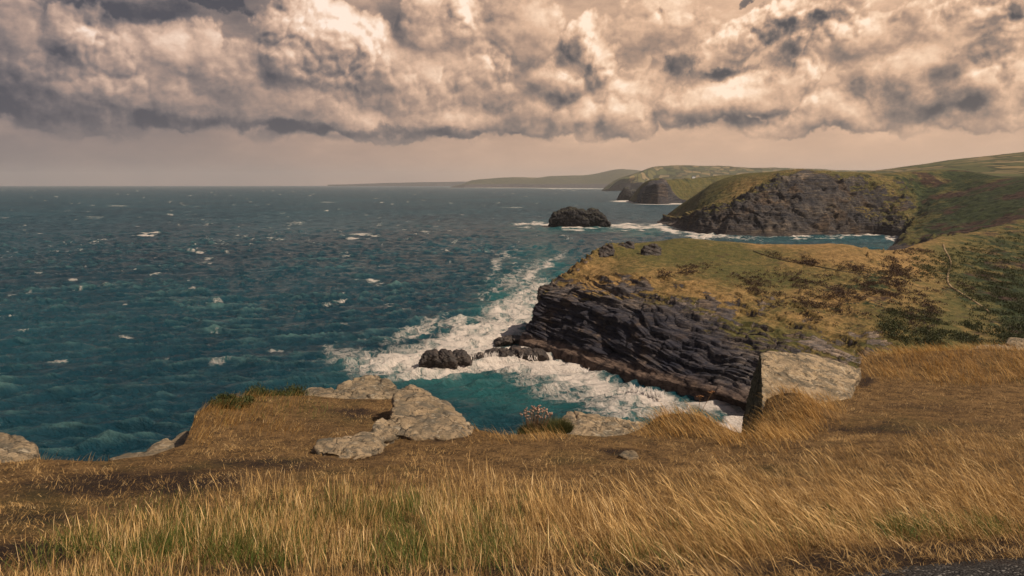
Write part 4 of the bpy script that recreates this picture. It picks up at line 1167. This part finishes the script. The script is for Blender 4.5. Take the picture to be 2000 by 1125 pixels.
# ------------------------------------------------------------------ grass
def blades(name, B, head, length, lean, width, tint, mat, seg=4, seedhead=None, bend=1.0):
    n = len(B)
    ts = np.linspace(0, 1, seg + 1)
    phi = RNG.uniform(0, 2 * np.pi, n)
    side = np.stack([np.cos(phi), np.sin(phi), np.zeros(n)], 1)
    p = B.copy()
    V = np.empty((n, seg + 1, 2, 3))
    for j, t in enumerate(ts):
        if j:
            ang = lean * (.45 + bend * .9 * (t - .5 / seg))
            st = length / seg
            p = p + np.stack([head[:, 0] * np.sin(ang) * st, head[:, 1] * np.sin(ang) * st, np.cos(ang) * st], 1)
        w = width * (1 - .85 * t ** 1.5)
        if seedhead is not None:
            w = np.where(seedhead, width * (.45 if t < .7 else (1.7 if t < .95 else .3)), w)
        V[:, j, 0] = p - side * (w / 2)[:, None]
        V[:, j, 1] = p + side * (w / 2)[:, None]
    base = (np.arange(n) * (seg + 1) * 2)[:, None]
    Fq = []
    for j in range(seg):
        a = base + j * 2
        Fq.append(np.concatenate([a, a + 1, a + 3, a + 2], 1))
    Fq = np.stack(Fq, 1).reshape(-1, 4)
    att = np.repeat(np.clip(tint, 0, 1), (seg + 1) * 2)
    return raw_mesh(name, V.reshape(-1, 3), Fq, mat, dict(tint=att), True)


def scatter(n, x0, x1, r0, r1, dens):
    """points on the ground, thick near the camera and thinning with distance; dens(px,row,X,Y) in 0..1"""
    px = RNG.uniform(x0, x1, n); row = RNG.uniform(r0, r1, n)
    Sr = S(row)
    y = np.linspace(2.2, 24, 3000)
    q = z0(y) / y
    Y = np.interp(-Sr, -q, y)
    v = (row - 562.5) / F
    X = (px - 1000) / F / (math.cos(PITCH) - v * math.sin(PITCH)) * Y
    D = np.interp(X / Y, _eu, _ed)
    d = np.clip(dens(px, row, X, Y), 0, 1)
    ok = (Y < D + .25) & (RNG.uniform(0, 1, n) < d) & (Y > path_edge(X) - .12 + .22 * fbm(X / .35, Y / .35, 8.0, 3))
    px, row, X, Y = px[ok], row[ok], X[ok], Y[ok]
    return px, row, np.stack([X, Y, ground_z(X, Y) - .01], 1)


# stretches where a boulder lies at the surface, kept free of grass
BARE_ROCK = [(845, 815, 82, 42, .45, 1), (710, 765, 62, 24, -.1, 1), (700, 870, 52, 22, -.3, 1), (637, 870, 22, 14, 0, 1), (760, 835, 28, 18, 0, 1), (1165, 838, 80, 22, .25, 1), (1110, 825, 24, 24, 0, 1), (30, 880, 60, 26, 0, 1), (290, 885, 70, 16, -.3, 1), (350, 862, 26, 20, -.3, 1), (1600, 728, 90, 34, .15, 1), (1475, 770, 20, 60, 0, 1), (1235, 863, 26, 10, -.2, 1), (1228, 889, 14, 7, 0, 1), (615, 770, 44, 16, 0, 1)]


def lane(row_top):   # soft upper limit of the tall grass by column
    return lambda px: np.interp(px, row_top[:, 0], row_top[:, 1])


TALL_TOP = np.array([[-200, 1140], [0, 1110], [100, 1060], [200, 1020], [300, 985], [420, 960], [520, 940], [700, 925], [900, 920], [1050, 930], [1150, 925], [1300, 915], [1420, 890], [1550, 895], [1700, 880], [1800, 855], [1900, 850], [2200, 850]], float)
tall_top = lane(TALL_TOP)


def clump(X, Y, s, seed): return fbm(X / s, Y / s, seed, 3)


def d_tall(px, row, X, Y):
    t = tall_top(px) + 40 * clump(X, Y, .8, 3.0)
    d = sst(row, t - 30, t + 70) ** 1.3
    d = d * np.clip(.55 + 1.5 * clump(X, Y, .38, 9.0), .0, 1) * np.clip(.72 + 1.2 * clump(X, Y, 1.3, 5.0), .10, 1)
    d = d * (1 - .55 * sst(row, 1075, 1118))
    return d * (1 - ellipses(px + 60 * clump(X, Y, .4, 1.0), row, BARE, .8) * .85)


def wind(X, Y):
    """heading of the lean and how much; hardly any on the left, blown over to the left on the right-hand slope"""
    q = X / np.maximum(Y, 1)
    k = sst(q, -.12, .34)
    h = .25 + .6 * fbm(X / 1.5, Y / 1.5, 2.0, 2)
    sx = np.where(q + .12 * fbm(X / .9, Y / .9, 4.0, 2) > -.16, -1.0, 1.0)
    return np.stack([sx * np.cos(h), -np.sin(h)], 1), k


def make_tall():
    px, row, B = scatter(300000, -250, 2250, 840, 1200, d_tall)
    n = len(B)
    hd, k = wind(B[:, 0], B[:, 1])
    rnd = RNG.uniform(0, 2 * np.pi, n)
    rd = np.stack([np.cos(rnd), np.sin(rnd)], 1)
    mixk = (.15 + .55 * k)[:, None]
    hd = hd * mixk + rd * (1 - mixk) * RNG.uniform(.3, 1.3, n)[:, None]
    hd /= np.linalg.norm(hd, axis=1, keepdims=True)
    stem = RNG.uniform(0, 1, n) < .26                     # flowering stems stand up out of the leaves
    lean = np.where(stem, RNG.uniform(.05, .40, n), RNG.uniform(.30, 1.25, n)) + k * np.where(stem, RNG.uniform(.30, .80, n), RNG.uniform(.1, .5, n))
    vig = np.clip(1 + 1.3 * clump(B[:, 0], B[:, 1], .5, 9.0), .45, 1.6)
    ln = np.where(stem, RNG.uniform(.08, .22, n), RNG.uniform(.035, .11, n)) * vig * (1 + .35 * k)
    ln *= .42 + .58 * sst(row, tall_top(px) - 30, tall_top(px) + 60)
    sh = stem & (RNG.uniform(0, 1, n) < .55)
    w = np.where(stem, RNG.uniform(.0015, .0027, n), RNG.uniform(.0017, .0030, n)) * (.8 + B[:, 1] * .055)
    tint = np.where(stem, RNG.beta(3.0, 1.6, n), RNG.beta(1.4, 2.4, n)) + .25 * clump(B[:, 0], B[:, 1], .8, 4.0)
    o = blades('dry_grass', B, hd, ln, lean, w, tint, mat_blade('straw_blades', (.085, .047, .020), (.80, .53, .23)), 4, sh)
    tag(o, 'long dry straw coloured grass blowing on the slope', 'grass', kind='stuff')


make_tall()

GREEN = [(330, 1060, 190, 60, -.1, 1.0), (560, 1045, 170, 55, -.1, 1.0), (740, 1010, 150, 45, -.1, .9), (850, 1070, 200, 50, 0, .6), (230, 1105, 160, 30, 0, .7), (1030, 1010, 80, 40, 0, .25), (1760, 1030, 140, 22, .05, .9), (1900, 1030, 90, 20, .05, .6), (1250, 1085, 160, 30, 0, .25), (640, 980, 80, 22, 0, .5), (900, 1005, 80, 20, 0, .5), (1500, 1040, 200, 26, 0, .3), (560, 802, 70, 14, 0, .8), (470, 822, 60, 14, 0, .6), (1790, 735, 40, 8, 0, .4), (1950, 725, 60, 10, 0, .4)]


def make_green():
    px, row, B = scatter(260000, -150, 2150, 720, 1180, lambda px, row, X, Y: ellipses(px, row, GREEN, .8) * np.clip(.45 + 1.3 * clump(X, Y, .35, 14.0), 0, 1))
    n = len(B)
    hd, k = wind(B[:, 0], B[:, 1])
    rnd = RNG.uniform(0, 2 * np.pi, n)
    hd = hd * .45 + .7 * np.stack([np.cos(rnd), np.sin(rnd)], 1)
    hd /= np.linalg.norm(hd, axis=1, keepdims=True)
    lean = RNG.uniform(.2, .9, n) + .3 * k
    ln = RNG.uniform(.06, .15, n) * (1 + .6 * clump(B[:, 0], B[:, 1], .35, 14.0))
    w = RNG.uniform(.0022, .0040, n)
    tint = RNG.beta(1.6, 2.6, n)
    o = blades('green_grass', B, hd, ln, lean, w, tint, mat_blade('green_blades', (.030, .060, .012), (.19, .215, .055)), 4)
    tag(o, 'fresh green grass growing among the straw', 'grass', kind='stuff')


make_green()


def make_turf():
    def dens(px, row, X, Y):
        return (1 - ellipses(px, row, BARE_ROCK, .25)) * np.clip(.55 + 1.0 * clump(X, Y, .35, 21.0), .10, 1) * (1 - .6 * ellipses(px, row, BARE, .6))
    px, row, B = scatter(420000, -300, 2300, 680, 1150, dens)
    n = len(B)
    rnd = RNG.uniform(0, 2 * np.pi, n)
    swirl = 9.0 * fbm(B[:, 0] / .5, B[:, 1] / .5, 12.0, 2)
    rnd = np.where(RNG.uniform(0, 1, n) < .65, swirl + RNG.normal(0, .45, n), rnd)
    hd = np.stack([np.cos(rnd) + .25, np.sin(rnd)], 1)
    hd /= np.linalg.norm(hd, axis=1, keepdims=True)
    lean = RNG.uniform(.6, 1.45, n)
    ln = RNG.uniform(.02, .065, n) * (1 + .9 * np.clip(clump(B[:, 0], B[:, 1], .22, 44.0), -.4, 1))
    w = RNG.uniform(.0014, .0030, n) * (.7 + B[:, 1] * .08)
    tint = RNG.beta(1.4, 2.0, n) + .06 + .75 * clump(B[:, 0], B[:, 1], .5, 17.0)
    o = blades('short_turf', B, hd, ln, lean, w, tint, mat_blade('withered_blades', (.035, .020, .010), (.66, .42, .17), .1), 3)
    tag(o, 'short withered brown turf covering the cliff top', 'grass', kind='stuff')


make_turf()

# longer tussocks: (px, row, half width, half height, tilt, weight)
TUSSOCK = [(450, 812, 90, 24, -.15, 1.0), (500, 800, 90, 18, -.1, .6), (80, 895, 50, 18, .2, .8), (170, 905, 70, 10, 0, .5), (1340, 838, 100, 18, .1, 1.0), (1290, 845, 50, 14, 0, .5), (1560, 815, 85, 48, -.5, 1.0), (1520, 845, 60, 24, -.3, .7), (1440, 860, 60, 14, 0, .6), (1830, 722, 190, 26, .03, 1.0), (1750, 708, 80, 18, 0, 1.0), (1970, 718, 90, 28, 0, .9), (950, 848, 40, 12, 0, .6), (1060, 852, 50, 12, 0, .5), (1000, 862, 80, 8, 0, .3), (1900, 700, 120, 14, 0, .8), (540, 840, 60, 16, 0, .4), (390, 840, 30, 30, 0, .5)]


def make_tussocks():
    px, row, B = scatter(210000, -250, 2250, 682, 900, lambda px, row, X, Y: ellipses(px, row, TUSSOCK, .7) * (1 - ellipses(px, row, BARE_ROCK, .2)) * np.clip(.6 + 1.1 * clump(X, Y, .4, 33.0), .03, 1))
    n = len(B)
    hd, k = wind(B[:, 0], B[:, 1])
    rnd = RNG.uniform(0, 2 * np.pi, n)
    hd = hd * .7 + .45 * np.stack([np.cos(rnd), np.sin(rnd)], 1)
    hd /= np.linalg.norm(hd, axis=1, keepdims=True)
    lean = RNG.uniform(.35, 1.0, n) + .25 * k
    ln = RNG.uniform(.08, .22, n) * (1 + .5 * clump(B[:, 0], B[:, 1], .4, 33.0)) * (.75 + .45 * k)
    w = RNG.uniform(.0028, .0048, n) * (.75 + B[:, 1] * .045)
    tint = RNG.beta(2.0, 2.0, n)
    o = blades('tussock_grass', B, hd, ln, lean, w, tint, mat_blade('tussock_blades', (.15, .085, .030), (.70, .44, .165)), 4)
    tag(o, 'dry tussocks of grass along the cliff edge and round the rocks', 'grass', kind='stuff')


make_tussocks()


# ------------------------------------------------------------------ plants that stand alone
def empty(name, loc):
    o = bpy.data.objects.new(name, None)
    o.empty_display_size = .1
    o.location = loc
    COL.objects.link(o)
    return o


def tuft(name, parent, n, radius, lnr, leanr, wid, mat, hscale=1.0):
    """a round cushion of blades round the parent's base, in the parent's own space"""
    r = np.sqrt(RNG.uniform(0, 1, n)) * radius
    a = RNG.uniform(0, 2 * np.pi, n)
    B = np.stack([r * np.cos(a), r * np.sin(a), np.full(n, -.02)], 1)
    hd = np.stack([np.cos(a) + .3, np.sin(a)], 1) + RNG.normal(0, .3, (n, 2))
    hd /= np.linalg.norm(hd, axis=1, keepdims=True)
    lean = RNG.uniform(*leanr, n) * (.3 + r / radius)
    ln = RNG.uniform(*lnr, n) * (1 - .4 * (r / radius) ** 2)
    w = RNG.uniform(.7, 1.2, n) * wid
    o = blades(name, B, hd, ln, lean, w, RNG.beta(2, 2, n), mat, 4)
    o.parent = parent
    return o


def balls(name, parent, pts, rad, mat, seed=0):
    """little seed heads or flower heads as one mesh of rough octahedra"""
    V, Fc = [], []
    r = np.random.default_rng(seed)
    for p in pts:
        b = len(V); k = rad * r.uniform(.7, 1.3)
        nlat, nlon = 4, 6
        for i in range(nlat + 1):
            th = math.pi * i / nlat
            for j in range(nlon):
                ph = 2 * math.pi * j / nlon
                q = k * r.uniform(.8, 1.15)
                V.append((p[0] + q * math.sin(th) * math.cos(ph), p[1] + q * math.sin(th) * math.sin(ph), p[2] + q * .8 * math.cos(th)))
        for i in range(nlat):
            for j in range(nlon):
                a = b + i * nlon
                Fc.append((a + j, a + (j + 1) % nlon, a + nlon + (j + 1) % nlon, a + nlon + j))
    o = raw_mesh(name, np.array(V), np.array(Fc), mat)
    o.parent = parent
    return o


def tubes(name, parent, lines, mat):
    V, Fc = [], []
    for pts, r0, r1 in lines:
        n = len(pts); b = len(V)
        for i, p in enumerate(pts):
            r = r0 + (r1 - r0) * i / (n - 1)
            for j in range(5):
                a = 2 * math.pi * j / 5
                V.append((p[0] + r * math.cos(a), p[1] + r * math.sin(a), p[2]))
        for i in range(n - 1):
            for j in range(5):
                Fc.append((b + i * 5 + j, b + i * 5 + (j + 1) % 5, b + (i + 1) * 5 + (j + 1) % 5, b + (i + 1) * 5 + j))
    o = raw_mesh(name, np.array(V), np.array(Fc), mat)
    if parent: o.parent = parent
    return o


M_GRN = mat_blade('thrift_leaves', (.035, .050, .014), (.13, .12, .045))
M_STEM = mat_plain('dry_stem', (.16, .095, .05), (.25, .15, .08), 20)
M_BONE = mat_plain('bleached_stalk', (.42, .31, .18), (.58, .45, .28), 20)
M_FLOW = mat_plain('faded_flower_heads', (.22, .125, .085), (.42, .27, .20), 40)
M_SEED = mat_plain('brown_seed_heads', (.14, .065, .03), (.26, .13, .06), 40)
M_SHRUB = mat_blade('shrub_leaves', (.020, .030, .009), (.085, .090, .026))

# sea pink with faded heads
loc = PT(1048, 850, 8.75)
th = empty('sea_pink', loc)
tag(th, 'cushion of sea pink with faded round flower heads on the cliff edge', 'plant')
tuft('leaves', th, 2600, .20, (.10, .20), (.2, .9), .0045, M_GRN)
heads, stems = [], []
for i in range(80):
    a = random.uniform(0, 6.28); r = math.sqrt(random.random()) * .17
    x, y = r * math.cos(a) - .02, r * math.sin(a) * .7
    h = .235 + .09 * (1 - (r / .17) ** 2) + random.uniform(-.035, .03)
    heads.append((x * 1.15 + .012, y * 1.15, h)); stems.append(([(x * .5, y * .5, 0), (x * .9, y * .9, h * .6), (x * 1.15 + .012, y * 1.15, h)], .0018, .0014))
for i, h in enumerate(heads): balls('flower_head', th, [h], .0115, M_FLOW, i)
tubes('stems', th, stems, M_STEM)
loc = PT(1088, 838, 8.95)
t2 = empty('grass_cushion', loc)
tag(t2, 'green brown cushion of leaves between the sea pink and the wedge shaped slab', 'plant')
tuft('leaves', t2, 1800, .17, (.09, .19), (.2, .9), .0045, M_GRN)

# low green shrub on the knoll
def shrub(px, row, Y, rx, ry, rz, n, label, seed):
    loc = PT(px, row, Y)
    e = empty('shrub', (loc[0], loc[1], float(ground_z(loc[0], loc[1])) - .02))
    tag(e, label, 'shrub')
    r = np.random.default_rng(seed)
    k = 26
    cen = np.stack([r.uniform(-.8, .8, k) * rx, r.uniform(-.8, .8, k) * ry, r.uniform(.15, .75, k) * rz], 1)
    cid = r.integers(0, k, n)
    P = cen[cid] + r.normal(0, 1, (n, 3)) * np.array([rx, ry, rz]) * .15
    P[:, 2] = np.abs(P[:, 2])
    a = r.uniform(0, 6.28, n)
    hd = np.stack([np.cos(a), np.sin(a)], 1)
    o = blades('foliage', P, hd, r.uniform(.02, .05, n), r.uniform(.2, 1.8, n), r.uniform(.008, .016, n), r.beta(2, 2, n), M_SHRUB, 2)
    o.parent = e
    tubes('stems', e, [([(c[0] * .2, c[1] * .2, 0), (c[0] * .7, c[1] * .7, c[2] * .6), tuple(c)], .006, .002) for c in cen], M_STEM).parent = e


shrub(540, 805, 10.2, .40, .22, .22, 5200, 'low dark green shrub on top of the grassy knoll', 5)
shrub(455, 820, 9.3, .24, .20, .12, 2600, 'olive tussocky bush at the left shoulder of the knoll', 6)

# dried umbels and stems against the water
def umbel(px, row, Y, h, n, label, spread=.05):
    loc = PT(px, row, Y)
    e = empty('dry_umbel', (loc[0], loc[1], float(ground_z(loc[0], loc[1])) - .02))
    tag(e, label, 'plant', None)
    lines = []
    for s in range(n):
        dx, dy = random.uniform(-.07, .10), random.uniform(-.06, .06)
        hh = h * random.uniform(.75, 1.05)
        top = (dx * 1.6, dy * 1.6, hh)
        hd = []
        lines.append(([(dx * .2, dy * .2, 0), (dx * .8, dy * .8, hh * .5), top], .0035, .0022))
        for j in range(13):
            a = random.uniform(0, 6.28); q = math.sqrt(random.random()) * spread
            tip = (top[0] + q * math.cos(a), top[1] + q * math.sin(a), hh + .035 - q * .25)
            lines.append(([top, tip], .0014, .001)); hd.append(tip)
        balls('seed_head', e, hd, .0085, M_SEED, int(px) + s)
    tubes('stems', e, lines, M_STEM)


umbel(1395, 850, 8.7, .40, 3, 'tall brown umbels on thin stems against the surf, left of the big slab')
umbel(1362, 845, 8.7, .24, 2, 'shorter brown umbel in the grass, left of the tall umbels', .04)
umbel(50, 900, 7.3, .30, 3, 'thin withered stalks beside the grey rock at the far left', .015)
umbel(210, 900, 7.6, .10, 3, 'small dry weed on the cliff edge beside the pale rock ledge', .03)

tw = []
for px, row in ((1205, 1078), (1228, 1080), (1252, 1078), (1272, 1071), (1290, 1064)):
    q = PT(px, row, 3.72)
    tw.append(q)
tag(tubes('dead_stalk', None, [(tw, .0042, .0022)], M_BONE), 'pale bent dead stalk lying low in the front grass', 'stalk')

# ------------------------------------------------------------------ trail and bank shadow strip on the headland
def drape(name, pix, w, mat, lift=.25, high=0.0):
    pts = []
    for (x0, r0), (x1, r1) in zip(pix[:-1], pix[1:]):
        n = max(2, int(math.hypot(x1 - x0, r1 - r0) / 4))
        for i in range(n): pts.append(on_head(x0 + (x1 - x0) * i / n, r0 + (r1 - r0) * i / n))
    pts.append(on_head(*pix[-1]))
    P = np.array(pts)
    for _ in range(3):
        Q = P.copy(); Q[1:-1] = (P[:-2] + P[1:-1] * 2 + P[2:]) / 4; P = Q
    d = np.gradient(P, axis=0); d[:, 2] = 0; d /= np.linalg.norm(d, axis=1, keepdims=True) + 1e-6
    s = np.stack([-d[:, 1], d[:, 0], 0 * d[:, 0]], 1)
    n = len(P)
    ww = w * (1 + .35 * fbm(np.arange(n) / 4.0, 0, 1.0, 2))[:, None]
    up = np.array([0, 0, 1.0])
    if high:
        rows = [P - s * ww - up * .6, P - s * ww * .9 + up * high * (1 + .3 * fbm(np.arange(n) / 1.5, 0, 5, 3))[:, None], P + s * ww * .9 + up * high, P + s * ww - up * .6]
    else:
        rows = [P - s * ww - up * .3, P - s * ww * .8 + up * lift, P + up * lift, P + s * ww * .8 + up * lift, P + s * ww - up * .3]
    return grid_mesh(name, np.stack(rows, 0), mat)


tag(drape('footpath', [(1842, 474), (1846, 486), (1857, 503), (1858, 515), (1852, 530), (1849, 545), (1856, 556), (1878, 570), (1900, 583), (1925, 600), (1932, 606)], .42, M_TRAIL, .26), kind='structure')
tag(drape('bank_shade_strip', [(1470, 487), (1500, 498), (1540, 508), (1590, 516), (1640, 526), (1700, 533)], .20, M_BANK_SHADE, 0, .22), 'low dark strip standing for the shadow of a bank across the headland turf', 'wall')  # dark strip modelled in place of the shadow line of a bank

# heather, gorse and bracken on the slopes
def scrub_patches(name, patches, count, size, mat, label, seed):
    r = np.random.default_rng(seed)
    flat = HEAD.reshape(-1, 3)
    qx, qr = to_px(flat[:, 0], flat[:, 1], flat[:, 2])
    w = ellipses(qx, qr, patches, .7)
    w *= np.clip(.35 + 1.8 * fbm(flat[:, 0] / 9, flat[:, 1] / 9, seed, 4), 0, 1)
    w[(flat[:, 1] < 205) | (flat[:, 1] > 520)] = 0
    # even out: one vote per bit of picture, not per vertex
    key = np.floor(qx / 1.5).astype(np.int64) * 4096 + np.floor(qr / 1.5).astype(np.int64)
    _, first = np.unique(key, return_index=True)
    ok = first[(r.random(len(first)) < w[first])]
    if len(ok) > count: ok = r.choice(ok, count, replace=False)
    C = flat[ok]
    m = 16
    P = np.repeat(C, m, 0) + r.normal(0, 1, (len(C) * m, 3)) * np.array([size * .5, size * .5, size * .22]) + np.array([0, 0, size * .22])
    a = r.uniform(0, 6.28, len(P))
    hd = np.stack([np.cos(a), np.sin(a)], 1)
    tint = np.repeat(r.beta(2, 2, len(C)), m) * .6 + r.uniform(0, .4, len(P))
    o = blades(name, P, hd, r.uniform(.3, .65, len(P)) * size, r.uniform(.1, 1.7, len(P)), r.uniform(.16, .34, len(P)) * size, tint, mat, 2)
    tag(o, label, 'scrub', kind='stuff')


scrub_patches('heather_scrub', [(1560, 508, 60, 8, .2, .8), (1725, 565, 45, 22, .2, 1), (1755, 530, 36, 24, .5, 1), (1690, 540, 60, 20, .2, .5), (1600, 580, 120, 40, .2, .35), (1785, 493, 36, 6, 0, .9), (1870, 560, 40, 10, .3, .8), (1800, 600, 40, 40, .7, .4), (1330, 532, 60, 10, -.2, .5), (1500, 560, 80, 24, .2, .3)], 2600, .9, mat_blade('heather_leaves', (.014, .009, .007), (.075, .042, .026), .1), 'dark brown heather in patches on the headland', 41)
scrub_patches('bracken', [(1830, 520, 50, 24, .1, .8), (1960, 560, 80, 60, .3, 1), (1990, 640, 50, 60, .3, 1), (1940, 500, 80, 24, 0, .8), (1990, 470, 60, 20, -.2, .8), (1900, 650, 40, 20, 0, .9), (1790, 640, 70, 34, .2, .6), (2100, 560, 90, 120, 0, 1)], 5200, 1.0, mat_blade('bracken_fronds', (.012, .018, .006), (.060, .068, .020), .1), 'dark green bracken on the right hand slope', 42)

# one white house on the far coast
hl = PT(1355, 347, 6900)
hs = empty('house', hl)
tag(hs, 'tiny white house on the far green coast above the rocky point', 'house')


def box_mesh(name, x0, x1, y0, y1, z0_, z1, mat, roof=None):
    V = [(x0, y0, z0_), (x1, y0, z0_), (x1, y1, z0_), (x0, y1, z0_), (x0, y0, z1), (x1, y0, z1), (x1, y1, z1), (x0, y1, z1)]
    Fc = [(0, 1, 5, 4), (1, 2, 6, 5), (2, 3, 7, 6), (3, 0, 4, 7), (4, 5, 6, 7), (3, 2, 1, 0)]
    if roof:
        ym = (y0 + y1) / 2
        V[4] = (x0, y0, z1); V[7] = (x0, y1, z1)
        V = [(x0, y0, z1), (x1, y0, z1), (x1, y1, z1), (x0, y1, z1), (x0, ym - .1, z1 + roof), (x1, ym - .1, z1 + roof), (x1, ym + .1, z1 + roof), (x0, ym + .1, z1 + roof)]
    o = raw_mesh(name, np.array(V), np.array(Fc), mat, None, False)
    return o


wl = box_mesh('wall', -12, 12, -5, 5, -12, 9, mat_plain('whitewash', (.74, .73, .70), (.82, .80, .77), .2)); wl.parent = hs
rf = box_mesh('roof', -13, 13, -6, 6, 0, 9.02, mat_plain('slate_roof', (.05, .05, .06), (.09, .09, .10), .5), 5); rf.parent = hs

# ------------------------------------------------------------------ sea air
def build_haze():
    m = bpy.data.materials.new('sea_air')
    m.use_nodes = True
    m.node_tree.nodes.clear()
    T = NT(m.node_tree)
    out = T.n('ShaderNodeOutputMaterial')
    v = T.n('ShaderNodeVolumePrincipled', {'Color': (.82, .79, .79), 'Density': 2.9e-5, 'Anisotropy': .2})
    T.L.new(v.outputs[0], out.inputs['Volume'])
    o = box_mesh('haze', -86000, 86000, -200, 32000, -12, 520, m)
    tag(o, kind='stuff')


build_haze()
